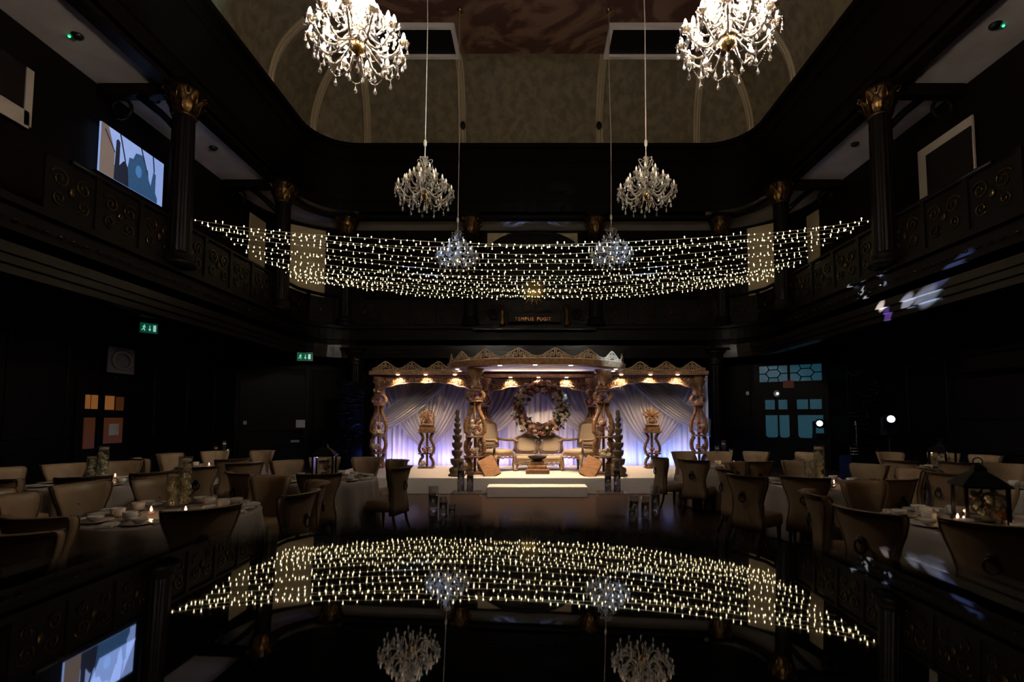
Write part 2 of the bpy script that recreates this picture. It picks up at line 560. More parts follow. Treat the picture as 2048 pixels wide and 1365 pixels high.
# ribs of the cove
def rib(p, name='trim_2'):
    mb = MB()
    tx, ty = -p[3], p[2]
    for w in (-0.085, 0.0, 0.085):
        q = (p[0] + tx * w, p[1] + ty * w, p[2], p[3], p[4])
        mb.tube([covept(q, v / 12, 0.03 + (0.03 if w == 0 else 0)) for v in range(13)], 0.055, 6)
    return mb.build(name, M['rib'], label=None)
RIBS = [('beside the near lit chandelier, front left', (-XS, 14.4, 1, 0, 0)), ('at the rounded corner by the left lit chandelier', PIN[14 + 2]),
        ('under the left lit chandelier on the end wall', (at(735, 290, YB).x, YB, 0, -1, 1)), ('beside the left ceiling opening', (at(925, 290, YB).x, YB, 0, -1, 1)),
        ('beside the right ceiling opening', (at(1199, 290, YB).x, YB, 0, -1, 1)), ('under the right lit chandelier on the end wall', (at(1393, 290, YB).x, YB, 0, -1, 1)),
        ('at the rounded corner by the right lit chandelier', PIN[nn - 1 - 16]), ('beside the near lit chandelier, front right', (XS, 14.4, -1, 0, 0))]
for i, (w, p) in enumerate(RIBS):
    o = rib(p, 'trim_%d' % (2 + i))
    tag(o, 'curved cream rib of the cove ' + w, 'rib', 'cream cove ribs', 'structure')
for px, w in ((926, 'left'), (1198, 'right')):
    o = MB().ell((0, 0, 0), (0.10, 0.09, 0.16), 8, 6).box((0, 0.1, 0), (0.05, 0.2, 0.05)).build('wall_speaker', M['black'])
    o.location = at(px, 251, YB - 0.32)
    tag(o, 'small black bracket speaker on the %s middle cove rib' % w, 'speaker', 'cove speakers')
# ceiling openings
for sx, w in ((-1, 'left'), (1, 'right')):
    yA, yB2 = 14.95, 16.0
    xa = at(915 if sx < 0 else 1208, 112, 16.6).x
    xa = sx * 2.55
    xb = xa + sx * 2.6
    t = thing('ceiling_hatch', 'black rectangular ceiling opening with white frame, %s of the mural' % w, 'hatch', ((xa + xb) / 2, 15.9, ZCEIL - 0.02), 0, 'ceiling openings')
    MB().box((0, 0, -0.02), (2.5, 1.2, 0.03)).build('opening', M['black'], t, smooth=False)  # flat black sheet, the dark of the void put in as colour
    MB().box((0, -0.66, -0.06), (2.76, 0.13, 0.14)).build('frame_bar', M['whitepaint'], t, smooth=False)
    MB().box((0, 0.66, -0.06), (2.76, 0.13, 0.14)).build('frame_bar', M['whitepaint'], t, smooth=False)
    MB().box((-1.31, 0, -0.06), (0.13, 1.2, 0.14)).build('frame_bar', M['whitepaint'], t, smooth=False)
    MB().box((1.31, 0, -0.06), (0.13, 1.2, 0.14)).build('frame_bar', M['whitepaint'], t, smooth=False)

# columns of the gallery and of the ground floor
def capital(mbS, z, r, parent):
    """gilded leafy capital: bell, volutes, leaves"""
    MB().lathe([(r * 1.02, z - 0.62), (r * 1.12, z - 0.58), (r * 1.02, z - 0.54), (r * 1.0, z - 0.3), (r * 1.3, z - 0.06), (r * 1.55, z)], 16).build('capital_bell', M['capbell'], parent)
    leaf = MB()
    leaf.grid(lambda u, v: ((u - 0.5) * 0.20 * math.sin(PI * (0.2 + 0.72 * v)), r * 1.04 + 0.025 + 0.16 * v ** 2.2 - 0.05 * abs(u - 0.5) + 0.012 * math.cos(u * 6 * PI), z - 0.56 + 0.33 * v - 0.10 * max(0, v - 0.8)), 7, 8)
    lm = leaf.mesh('acanthus_leaf', M['gold'])
    for i in range(8):
        put('acanthus_leaf', lm, parent, rot=(0, 0, 2 * PI * i / 8))
    for i in range(8):
        put('acanthus_leaf', lm, parent, (0, 0, 0.17), (0, 0, 2 * PI * (i + 0.5) / 8))
    vol = MB()
    vol.tube([(0, r * 1.5 + 0.075 * (1 - k / 16) * math.cos(k * 0.75), z - 0.1 + 0.075 * (1 - k / 16) * math.sin(k * 0.75)) for k in range(16)], 0.022, 5)
    vm = vol.mesh('volute', M['gold'])
    for i in range(4):
        put('volute', vm, parent, rot=(0, 0, PI / 4 + PI / 2 * i))
    MB().box((0, 0, z + 0.05), (r * 3.1, r * 3.1, 0.1)).build('abacus', M['darkwood'], parent, smooth=False)

def shaft(z0, z1, r, parent):
    n = 32
    def fn(u, v):
        a = 2 * PI * u
        k = r * (1.0 - 0.12 * v) * (1 + 0.035 * math.cos(a * 16))
        return (k * math.cos(a), k * math.sin(a), z0 + (z1 - z0) * v)
    MB().grid(fn, n * 2, 2, cu=True).build('shaft', M['darkwood'], parent)
    MB().lathe([(r * 1.45, z0 - 0.3), (r * 1.45, z0 - 0.2), (r * 1.2, z0 - 0.16), (r * 1.3, z0 - 0.08), (r * 1.05, z0)], 20).build('base', M['darkwood'], parent)

UCOL = [(-7.72, 6.35, 'closest to the camera on the left gallery'), (7.72, 6.35, 'closest to the camera on the right gallery'),
        (-7.75, 10.75, 'beside the castle picture screen'), (7.75, 10.75, 'beside the pale bordered screen board'),
        (-7.75, 15.2, 'on the left gallery near the back corner'), (7.75, 15.2, 'on the right gallery near the back corner')]
for px, w in ((695, 'on the back gallery, first from the left'), (943, 'on the back gallery beside the left far chandelier'), (1190, 'on the back gallery beside the right far chandelier'), (1440, 'on the back gallery, last on the right')):
    UCOL.append((at(px, 410, YB).x, YB, w))
for x, y, w in UCOL:
    if y < 10:
        continue
    t = thing('gallery_column', 'dark fluted gallery column with gilded leafy capital, ' + w, 'column', (x, y, 0), 0, 'gallery columns', 'structure')
    shaft(ZGALT + 0.3, ZSOF - 0.72, 0.24, t)
    capital(None, ZSOF - 0.13, 0.23, t)
for x, y, w in [(-6.35, YB + 0.1, 'just left of the stage drapes'), (6.6, YB + 0.1, 'just right of the stage drapes')]:
    t = thing('ground_column', 'dark ground floor column carrying the gallery, ' + w, 'column', (x, y, 0), 0, 'ground floor columns', 'structure')
    shaft(0.3, ZGAL - 0.6, 0.27, t)
    MB().lathe([(0.27, ZGAL - 0.6), (0.33, ZGAL - 0.56), (0.27, ZGAL - 0.5), (0.27, ZGAL - 0.22), (0.36, ZGAL - 0.18), (0.4, ZGAL - 0.12), (0.3, ZGAL - 0.08)], 20).build('capital', M['polished'], t)
    MB().box((0, 0, ZGAL - 0.03), (0.9, 0.7, 0.07)).build('abacus', M['darkwood'], t, smooth=False)
# timber brackets from column to outer wall
for sx in (-1, 1):
    for y in (10.75, 15.2):
        t = thing('timber_bracket', 'dark timber cross beam and curved brace behind the %s' % {(-1, 10.75): 'column next to the castle screen', (1, 10.75): 'column next to the pale bordered board', (-1, 15.2): 'rear column of the left gallery', (1, 15.2): 'rear column of the right gallery'}[(sx, y)], 'bracket', (0, y, 0), 0, 'gallery brackets', 'structure')
        MB().box((sx * 8.7, 0, ZSOF - 0.13), (1.8, 0.22, 0.26)).build('beam', M['darkwood'], t, smooth=False)
        MB().tube([(sx * 7.95, 0, ZSOF - 0.95), (sx * 8.3, 0, ZSOF - 0.6), (sx * 8.8, 0, ZSOF - 0.2)], 0.08, 6).build('brace', M['darkwood'], t)
        MB().tube([(sx * (9.15 + 0.22 * math.cos(k * PI / 8)), 0, ZSOF - 0.52 + 0.22 * math.sin(k * PI / 8)) for k in range(16)], 0.04, 6, closed=True).build('ring', M['darkwood'], t)

# balustrade of the gallery
def scroll_pts(cx, cz, r, turns, sgn, a0, n=18, y=0.0):
    return [(cx + sgn * r * (1 - 0.85 * k / n) * math.cos(a0 + turns * 2 * PI * k / n), y, cz + r * (1 - 0.85 * k / n) * math.sin(a0 + turns * 2 * PI * k / n)) for k in range(n + 1)]
sm = MB()
for sg in (-1, 1):
    sm.tube(scroll_pts(sg * 0.22, 0.60, 0.17, 1.6, sg, 0.4, y=-0.03), 0.018, 4)
    sm.tube(scroll_pts(sg * 0.22, 0.27, 0.13, 1.5, sg, -2.4, y=-0.03), 0.016, 4)
sm.ell((0, -0.03, 0.45), (0.06, 0.03, 0.09), 8, 5)
SCR = sm.mesh('gilt_scroll', M['railgold'])
PAN = MB().box((0, 0, 0.45), (0.92, 0.03, 0.9)).mesh('rail_panel', M['darkwood'], False)
POST = MB().box((0, 0, 0.5), (0.1, 0.1, 1.08)).mesh('rail_post', M['darkwood'], False)
def balustrade(name, pts, label):
    t = thing(name, label, 'balustrade', (0, 0, 0), 0, 'gallery balustrades', 'structure')
    mbr = MB()
    mbr.tube([(x, y, ZGALT + 1.05) for x, y, r in pts], 0.06, 6)
    mbr.build('handrail', M['darkwood'], t)
    for x, y, r in pts:
        p = put('rail_panel', PAN, t, (x, y, ZGALT + 0.06), (0, 0, r))
        put('gilt_scroll', SCR, p)
        put('rail_post', POST, t, (x + 0.5 * math.cos(r), y + 0.5 * math.sin(r), ZGALT), (0, 0, r))
for sx, w in ((-1, 'left'), (1, 'right')):
    balustrade('gallery_balustrade', [(sx * XS, 8.3 + 1.0 * i, -sx * PI / 2) for i in range(8)] + [(sx * (XS - 1.55 + 1.55 * math.cos(a)), YB - 1.55 + 1.55 * math.sin(a), -sx * (PI / 2 - a)) for a in (rad(12), rad(45), rad(78))], 'dark balustrade with gilt scrolls along the %s gallery' % w)
balustrade('gallery_balustrade', [(-6.0 + 1.0 * i, YB, 0) for i in range(13)], 'dark balustrade with gilt scrolls across the back gallery')

# blinds, screens and boards on the gallery wall
def board(name, a, b, z0, z1, m, label, cat, group=None, depth=0.04):
    """flat panel whose lower edge runs from a to b (x,y); local x along a->b, local z up"""
    dx, dy = b[0] - a[0], b[1] - a[1]
    L = math.hypot(dx, dy)
    t = thing(name, label, cat, (a[0], a[1], z0), math.atan2(dy, dx), group)
    MB().box((L / 2, 0, (z1 - z0) / 2), (L, depth, z1 - z0)).build('board', m, t, smooth=False)
    return t, L
def px2(px, py, Y):
    p = at(px, py, Y)
    return (p.x, p.y, p.z)
for sx, w in ((-1, 'left'), (1, 'right')):
    X = lambda px: px if sx < 0 else 2128 - px
    a, b = at(X(500), 432, 16.3), at(X(531), 440, 17.2)
    c, d = at(X(564), 446, 17.5), at(X(652), 462, 18.35)
    if sx > 0:
        a, b, c, d = at(1637, 425, 16.4), at(1607, 433, 17.2), at(1577, 440, 17.5), at(1494, 458, 18.35)
    z1, z2 = (a.z + b.z) / 2, (c.z + d.z) / 2
    L1, R1 = ((a.x, a.y), (b.x, b.y)) if sx < 0 else ((b.x, b.y), (a.x, a.y))
    board('window_blind', L1, R1, ZGALT + 0.2, z1, M['blind'], 'narrow cream blind panel on the %s gallery wall behind the fairy lights' % w, 'blind', 'cream blinds')
    L2, R2 = ((c.x, c.y), (d.x, d.y)) if sx < 0 else ((d.x, d.y), (c.x, c.y))
    board('window_blind', L2, R2, ZGALT + 0.2, z2, M['blind'], 'wide cream blind panel at the %s rear corner of the gallery' % w, 'blind', 'cream blinds')
# the back gallery: cream panel behind a dark arched pediment
a, b = at(975, 467, 19.15), at(1155, 467, 19.15)
board('wall_panel', (a.x, 19.15), (b.x, 19.15), ZGALT, a.z, M['blind'], 'cream wall panel behind the dark arched pediment', 'panel')
ar = MB()
pc = at(1068, 467, 18.7)
poly = [(-1.75, ZGALT - pc.z), (1.75, ZGALT - pc.z)] + [(1.75 * math.cos(k * PI / 16), -0.95 + 0.92 * math.sin(k * PI / 16)) for k in range(17)]
ar.prism(poly, -0.15, 0.15)
ar.tube([(1.75 * math.cos(k * PI / 16), -0.2, -0.95 + 0.92 * math.sin(k * PI / 16)) for k in range(17)], 0.07, 6)
o = ar.build('arched_pediment', M['darkwood'], smooth=False, label='dark arched timber pediment at the middle of the back gallery', cat='pediment', kind='structure')
o.location = pc
# projected castle picture
def on_wall(px, py, X):
    t = (CY - py) / F
    k = (t * _ca + _sa) / (_ca - t * _sa)
    Y = X / ((px - CX) / F * (_ca + k * _sa))
    return at(px, py, Y)
a, b = on_wall(199, 250, -9.55), on_wall(325, 322, -9.55)
zt = (a.z + b.z) / 2
z0 = zt - 1.13
t, L = board('projection_screen', (-9.53, a.y), (-9.53, b.y), z0, zt, M['sky'], 'glowing screen showing a blue picture of a turreted stone building', 'screen')
sz = zt - z0
def flatpoly(poly, y, name, m):
    MB().prism([(u * L, v * sz) for u, v in poly], y - 0.004, y).build(name, m, t, smooth=False)
flatpoly([(0, 0), (0.2, 0), (0.2, 0.55), (0.1, 1), (0, 1)], -0.024, 'picture_margin', M['skyside'])
flatpoly([(0.2, 0), (0.9, 0), (0.9, 0.1), (0.86, 0.22), (0.86, 0.62), (0.82, 0.66), (0.80, 0.5), (0.78, 0.3), (0.74, 0.42), (0.72, 0.62), (0.70, 0.6), (0.62, 0.86), (0.52, 0.82), (0.50, 0.74), (0.48, 0.66), (0.42, 0.64), (0.40, 0.42), (0.2, 0.3)], -0.025, 'picture_building', M['stone'])
flatpoly([(0.2, 0), (0.42, 0), (0.40, 0.38), (0.36, 0.50), (0.33, 0.48), (0.27, 0.34), (0.27, 0.82), (0.24, 0.86), (0.215, 0.82)], -0.03, 'picture_tower', M['stonedark'])
flatpoly([(0.57 + 0.05 * math.cos(k * PI / 8), 0.46 + 0.13 * math.sin(k * PI / 8)) for k in range(16)], -0.03, 'picture_window', mat('screen_window', (0.05, 0.1, 0.2), 0.9, em=(0.06, 0.20, 0.46), es=0.8))
for u0, v0, u1, v1 in ((0.27, 1.0, 0.36, 0.5), (0.60, 1.0, 0.72, 0.5), (0.80, 1.0, 0.83, 0.66), (0.05, 0.9, 0.2, 0.55)):
    MB().tube([(u0 * L, -0.03, v0 * sz), (u1 * L, -0.03, v1 * sz)], 0.012, 4).build('picture_bunting', M['stonedark'], t)
MB().box((L / 2, 0, -0.05), (L + 0.2, 0.06, 0.08)).build('frame', M['darkwood'], t, smooth=False)
lamp('AREA', (-9.3, (a.y + b.y) / 2, z0 + 0.6), 2.5, (0.35, 0.5, 1.0), (-7, (a.y + b.y) / 2, z0 + 1.3), size=1.0)
# dim picture at the far left, pale bordered board at the right
a, b = on_wall(-70, 40, -9.55), on_wall(64, 145, -9.55)
zt = (a.z + b.z) / 2 - 0.05
t, L = board('picture_board', (-9.53, a.y), (-9.53, b.y), zt - 1.15, zt, M['picdark'], 'dim picture board with a pale strip, high on the left gallery wall', 'picture')
MB().box((L / 2 + 0.2, -0.03, 0.16), (L - 0.5, 0.02, 0.32)).build('pale_strip', M['picedge'], t, smooth=False)
MB().box((L - 0.08, -0.03, 0.6), (0.14, 0.02, 1.1)).build('pale_strip', M['picedge'], t, smooth=False)
a, b = on_wall(1838, 300, 9.55), on_wall(1948, 235, 9.55)
zt = (a.z + b.z) / 2
t, L = board('picture_board', (9.53, a.y), (9.53, b.y), zt - 1.2, zt, M['picedge'], 'pale bordered screen board, its unlit centre painted dark, on the right gallery wall', 'picture')
MB().box((L / 2 + 0.12, -0.03, 0.48), (L - 0.30, 0.03, 0.98)).build('dark_screen', M['picdark'], t, smooth=False)  # unlit part of the screen put in as a dark sheet
# smoke detectors
for px, py, led, w in ((155, 73, 1, 'closest to the camera on the left side'), (311, 201, 0, 'between the bracket and the castle screen column'), (427, 297, 0, 'beyond the castle screen column'), (1990, 52, 1, 'closest to the camera on the right side'), (1830, 187, 0, 'between the bracket and the pale bordered board column'), (1710, 289, 0, 'beyond the pale bordered board column')):
    p = atz(px, py, ZSOF - 0.03)
    t = thing('smoke_detector', 'dark smoke detector on the gallery ceiling, ' + w, 'detector', (p.x, p.y, ZSOF), 0, 'gallery smoke detectors')
    MB().lathe([(0.10, -0.001), (0.10, -0.03), (0.07, -0.07), (0.02, -0.075)], 14).build('body', M['black'], t)
    if led:
        MB().ell((-0.16 if px < 1000 else 0.16, -0.13 * 0, -0.03), 0.022, 8, 6).build('green_light', M['led'], t)

# doors
def door(name, a, b, label, top_z, kind_m, transom):
    dx, dy = b[0] - a[0], b[1] - a[1]
    L = math.hypot(dx, dy)
    t = thing(name, label, 'door', (a[0], a[1], 0), math.atan2(dy, dx), None, 'structure')
    return t, L
# amber lit double door in the left wall: local x runs along +y, room side is -y local
p0, p1 = on_wall(166, 840, -10.0), on_wall(252, 840, -10.0)
t = thing('door_1', 'dark double door with amber lit panes in the left wall', 'door', (-10.06, p0.y, 0), math.atan2(1, 0), None, 'structure')
L = p1.y - p0.y
zz = lambda py, y: at(CX, py, y).z
ya = (p0.y + p1.y) / 2
MB().box((L / 2, 0.0, 1.35), (L + 0.3, 0.06, 2.7)).build('door_leaf', M['darkwood'], t, smooth=False)
u = lambda px: (on_wall(px, 840, -10.0).y - p0.y)
MB().box((u(200), -0.06, 1.3), (u(206) - u(195), 0.06, 2.5)).build('meeting_stile', M['darkwood'], t, smooth=False)
for (x0, x1, y0, y1, mm) in ((171, 179, 792, 819, 'amber'), (183, 194, 792, 819, 'amber'), (207, 227, 792, 820, 'amber'), (232, 246, 793, 821, 'amberdim'), (170, 191, 836, 896, 'amberdim'), (205, 246, 836, 888, 'amberdim')):
    za, zb = zz(y0, ya), zz(y1, ya)
    MB().box(((u(x0) + u(x1)) / 2, -0.045, (za + zb) / 2), (u(x1) - u(x0), 0.03, abs(za - zb))).build('pane', M[mm], t, smooth=False)
MB().box(((u(217) + u(237)) / 2, -0.075, zz(860, ya)), (u(237) - u(217), 0.01, 0.27)).build('notice', M['paper'], t, smooth=False)
# teal double door with patterned fanlight
A, B = (8.22, 18.0), (9.98, 16.98)
dx, dy = B[0] - A[0], B[1] - A[1]
L = math.hypot(dx, dy)
nx, ny = dy / L, -dx / L          # towards the room
t = thing('door_2', 'dark double door with teal backlit panes and patterned fanlight', 'door', (A[0] + nx * -0.02, A[1] + ny * -0.02, 0), math.atan2(dy, dx), None, 'structure')
MB().box((L / 2, 0.0, 1.95), (L + 0.3, 0.06, 3.9)).build('door_leaf', M['darkwood'], t, smooth=False)
S_ = L / 134.0                    # metres per photograph pixel across the door
def dz(py):
    return at(CX, py, 17.5).z
def pane(x0, x1, y0, y1, n='pane', rnd=0.0):
    za, zb = dz(y1), dz(y0)
    xa, xb = (x0 - 1517) * S_, (x1 - 1517) * S_
    if rnd:
        poly = [(xa, zb), (xb, zb), (xb, za + rnd)] + [(xb - rnd + rnd * math.cos(k * PI / 8), za + rnd - rnd * math.sin(k * PI / 8)) for k in range(1, 5)] + [(xa + rnd - rnd * math.sin(k * PI / 8), za + rnd - rnd * math.cos(k * PI / 8)) for k in range(0, 5)]
        MB().prism(poly, -0.06, -0.03).build(n, M['teal'], t, smooth=False)
    else:
        MB().box(((xa + xb) / 2, -0.045, (za + zb) / 2), (xb - xa, 0.03, zb - za)).build(n, M['teal'], t, smooth=False)
for x0, x1 in ((1528, 1548), (1556, 1574), (1594, 1616), (1620, 1643)):
    pane(x0, x1, 800, 819)
for x0, x1 in ((1528, 1553), (1557, 1577), (1595, 1645)):
    pane(x0, x1, 831, 876, rnd=0.10)
for x0, x1 in ((1517, 1576), (1582, 1645)):
    pane(x0, x1, 731, 763, 'fanlight_pane')
    xm, zm = ((x0 + x1) / 2 - 1517) * S_, (dz(731) + dz(763)) / 2
    hw, hh = (x1 - x0) * S_ / 2, (dz(731) - dz(763)) / 2
    bars = MB()
    hexa = [(xm - hw * 0.55, zm), (xm - hw * 0.3, zm + hh * 0.5), (xm + hw * 0.3, zm + hh * 0.5), (xm + hw * 0.55, zm), (xm + hw * 0.3, zm - hh * 0.5), (xm - hw * 0.3, zm - hh * 0.5)]
    for k in range(6):
        q, r = hexa[k], hexa[(k + 1) % 6]
        bars.tube([(q[0], -0.07, q[1]), (r[0], -0.07, r[1])], 0.022, 4)
    for q, r in ((hexa[0], (xm - hw, zm)), (hexa[3], (xm + hw, zm)), (hexa[1], (xm - hw * 0.4, zm + hh)), (hexa[2], (xm + hw * 0.4, zm + hh)), (hexa[4], (xm + hw * 0.4, zm - hh)), (hexa[5], (xm - hw * 0.4, zm - hh))):
        bars.tube([(q[0], -0.07, q[1]), (r[0], -0.07, r[1])], 0.022, 4)
    bars.build('glazing_bars', M['darkwood'], t)
sg = MB().box((0, 0, 0), (0.34, 0.03, 0.26)).build('door_sign', mat('dim_red_sign', (0.10, 0.02, 0.012), 0.6, em=(0.10, 0.02, 0.012), es=0.08), t, smooth=False)
sg.location = ((1578 - 1517) * S_, -0.08, dz(769))

# exit signs
def exit_sign(p, rz, w, h, label, thick=0.05):
    t = thing('exit_sign', label, 'sign', p, rz, 'exit signs')
    MB().box((0, 0, 0), (w + 0.03, thick, h + 0.03)).build('casing', M['whitepaint'], t, smooth=False)
    MB().box((0, -thick / 2 - 0.006, 0), (w, 0.01, h)).build('face', M['signgreen'], t, smooth=False)
    y = -thick / 2 - 0.016
    g = MB()
    g.M = T(0, y, 0)
    k = h
    # running figure
    g.ell((-0.26 * w, 0, 0.26 * k), (0.055 * k, 0.006, 0.065 * k), 8, 6)
    for pts in ([(-0.28 * w, 0, 0.18 * k), (-0.31 * w, 0, -0.05 * k)], [(-0.31 * w, 0, -0.05 * k), (-0.24 * w, 0, -0.16 * k), (-0.25 * w, 0, -0.32 * k)], [(-0.31 * w, 0, -0.05 * k), (-0.36 * w, 0, -0.2 * k), (-0.43 * w, 0, -0.22 * k)], [(-0.28 * w, 0, 0.16 * k), (-0.2 * w, 0, 0.02 * k)], [(-0.28 * w, 0, 0.16 * k), (-0.37 * w, 0, 0.08 * k)]):
        g.tube(pts, 0.045 * k, 4)
    g.build('running_figure', M['signwhite'], t)
    a = MB()
    a.M = T(0, y, 0)
    a.box((0.05 * w, 0, 0.06 * k), (0.035 * w, 0.008, 0.42 * k))
    a.prism([(-0.03 * w, -0.1 * k), (0.13 * w, -0.1 * k), (0.05 * w, -0.34 * k)], -0.004, 0.004)
    a.build('down_arrow', M['signwhite'], t, smooth=False)
    d = MB()
    d.M = T(0, y, 0)
    d.box((0.33 * w, 0, 0), (0.16 * w, 0.008, 0.66 * k))
    d.build('door_symbol', M['signwhite'], t, smooth=False)
    hz = ZGAL - t.location.z
    for sx in (-1, 1):
        MB().tube([(sx * w * 0.4, 0, h / 2), (sx * w * 0.4, 0, hz + 0.02)], 0.008, 5).build('hanging_rod', M['black'], t)
    return t
p = at(610, 714, 16.6)
exit_sign(p, 0.12, 0.46, 0.25, 'green lit exit sign with running figure, behind the lantern table')
p = at(297, 657, 12.6)
exit_sign(p, 0.9, 0.36, 0.24, 'small greenish exit sign on the side wall above the paired vase table')
# round plaque above the amber door
p = on_wall(242, 722, -9.98)
t = thing('wall_plaque', 'pale square plaque with a dark ring above the amber door', 'plaque', (p.x, p.y, p.z), PI / 2)
MB().box((0, 0, 0), (0.78, 0.03, 0.62)).build('board', mat('plaque_grey', (0.07, 0.06, 0.068), 0.6), t, smooth=False)
MB().tube([(0.27 * math.cos(k * PI / 10), -0.03, 0.2 * math.sin(k * PI / 10)) for k in range(20)], 0.03, 6, closed=True).build('ring', M['piping'], t)
# small notices at the back left
for px, py, w_, h_, lab in ((601, 848, 0.28, 0.26, 'white paper notice on the dark wall beside the lantern table'), (590, 883, 0.26, 0.07, 'small pale label strip under the paper notice'), (490, 846, 0.1, 0.12, 'tiny pale switch plate on the dark corner wall')):
    p = at(px, py, 17.1 if px > 500 else 16.85)
    o = MB().box((0, 0, 0), (w_, 0.02, h_)).build('wall_notice', M['paper'], None, smooth=False, label=lab, cat='notice')
    o.location = p
    o.rotation_euler = (0, 0, 0.5)
# gilt clock and motto on the back gallery front
pc = at(1068, 582, YB - 0.2)
t = thing('sunburst_clock', 'gilt sunburst clock on the back gallery front above the motto', 'clock', pc)
MB().lathe([(0.0, 0), (0.26, 0), (0.30, 0.03), (0.26, 0.07), (0.05, 0.08)], 24).build('dial', M['gilt'], t).rotation_euler = (PI / 2, 0, 0)
rm = MB().prism([(-0.018, 0.28), (0.018, 0.28), (0.005, 0.5), (-0.005, 0.5)], -0.02, 0.02).mesh('ray', M['gilt'], False)
rm2 = MB().prism([(-0.015, 0.28), (0.015, 0.28), (0.004, 0.42), (-0.004, 0.42)], -0.02, 0.02).mesh('ray', M['gilt'], False)
for k in range(32):
    put('ray', rm if k % 2 else rm2, t, rot=(0, 2 * PI * k / 32, 0))
MB().box((0, -0.1, 0.08), (0.02, 0.01, 0.16)).build('clock_hand', M['black'], t, smooth=False)
MB().box((0.05, -0.1, 0.0), (0.1, 0.01, 0.02)).build('clock_hand', M['black'], t, smooth=False)
t = thing('motto_lettering', 'copper lettering TEMPUS FUGIT on the back gallery front', 'lettering', at(1069, 638, YB - 0.3))
COPPER = mat('copper_lettering', (0.55, 0.22, 0.08), 0.35, metal=0.4)
xs = -0.70
for chx in 'TEMPUS FUGIT':
    if chx == ' ':
        xs += 0.10
        continue
    fc = bpy.data.curves.new('letter', 'FONT')
    fc.body = chx
    fc.size = 0.165
    fc.extrude = 0.012
    fc.materials.append(COPPER)
    fo = bpy.data.objects.new('letter', fc)
    COL.objects.link(fo)
    dg = bpy.context.evaluated_depsgraph_get()
    me = bpy.data.meshes.new_from_object(fo.evaluated_get(dg))
    bpy.data.objects.remove(fo)
    w_ = max(v.co.x for v in me.vertices)
    put('letter', me, t, (xs, 0, -0.06), (PI / 2, 0, 0))
    xs += w_ + 0.022
# carved plinth around the motto
t = thing('carved_overmantel', 'dark carved overmantel framing the motto lettering', 'carving', (at(1069, 638, YB).x, YB - 0.13, at(1069, 638, YB).z))
MB().box((0, 0, 0), (1.9, 0.14, 0.34)).build('tablet', M['darkwood'], t, smooth=False, bevel=0.02)
for sx in (-1, 1):
    MB().lathe([(0.1, -0.3), (0.12, -0.2), (0.06, 0.0), (0.10, 0.25), (0.04, 0.45)], 10, (sx * 1.15, -0.02, 0)).build('finial', M['gold'], t)
    sc = MB()
    sc.tube(scroll_pts(sx * 1.5, 0.1, 0.22, 1.5, sx, 0.5, y=-0.05), 0.03, 5)
    sc.build('scroll', M['darkwood'], t)
MB().box((0, -0.02, -0.42), (4.4, 0.22, 0.07)).build('shelf_moulding', M['polished'], t, smooth=False, bevel=0.02)
# ================================================================ THE WEDDING STAGE
ZS = 0.37                      # stage top
XM = 0.19                      # stage axis
MB().box((0, 0, ZS / 2), (10.2, 3.3, ZS)).build('stage_platform', M['white'], None, smooth=False, bevel=0.015, label='low white carpeted stage carrying the carved wedding canopy', cat='stage').location = (XM - 0.05, 11.56 + 1.65, 0)
a, b = at(975, 990, 11.2), at(1174, 990, 11.2)
o = MB().box((0, 0, 0.115), (b.x - a.x, 0.5, 0.23)).build('stage_step', M['white'], None, smooth=False, bevel=0.012, label='white carpeted step in front of the stage', cat='step')
o.location = ((a.x + b.x) / 2, 11.30, 0)

# ---- flower heads (shared meshes)
def rose_mesh(m, seed):
    r = random.Random(seed)
    mb = MB()
    mb.ell((0, 0, 0.25), (0.45, 0.45, 0.5), 7, 5)
    for ring, (n, rr, zz) in enumerate(((4, 0.35, 0.35), (6, 0.62, 0.12))):
        for k in range(n):
            a = 2 * PI * (k + r.random() * 0.5) / n
            mb.M = T(rr * math.cos(a), rr * math.sin(a), zz, rz=a) @ T(0, 0, 0, ry=0.5 - 0.35 * ring)
            mb.ell((0, 0, 0), (0.16, 0.36, 0.38), 6, 4)
    return mb.mesh('flower_head', m)
ROSE = {k: [rose_mesh(M['rose' + k], s) for s in (1, 2)] for k in 'CPDO'}
LILY = [rose_mesh(M['lily'], s) for s in (5, 6, 7)]
def leaf_mesh():
    mb = MB()
    mb.grid(lambda u, v: ((u - 0.5) * 0.5 * math.sin(PI * min(0.98, v + 0.04)), 0.12 * math.sin(v * PI) - abs(u - 0.5) * 0.1, v), 3, 5)
    return mb.mesh('leaf', M['leaf'])
LEAF = leaf_mesh()
def blooms(parent, spots, size, kinds='CCPPDC', r=RND, face=None, names='flower_head'):
    for p in spots:
        k = r.choice(kinds)
        s = size * r.uniform(0.8, 1.2)
        rot = (PI / 2 + r.uniform(-0.6, 0.6), 0, r.uniform(-0.7, 0.7)) if face is None else face(p)
        put(names, r.choice(ROSE[k]), parent, p, rot, s)

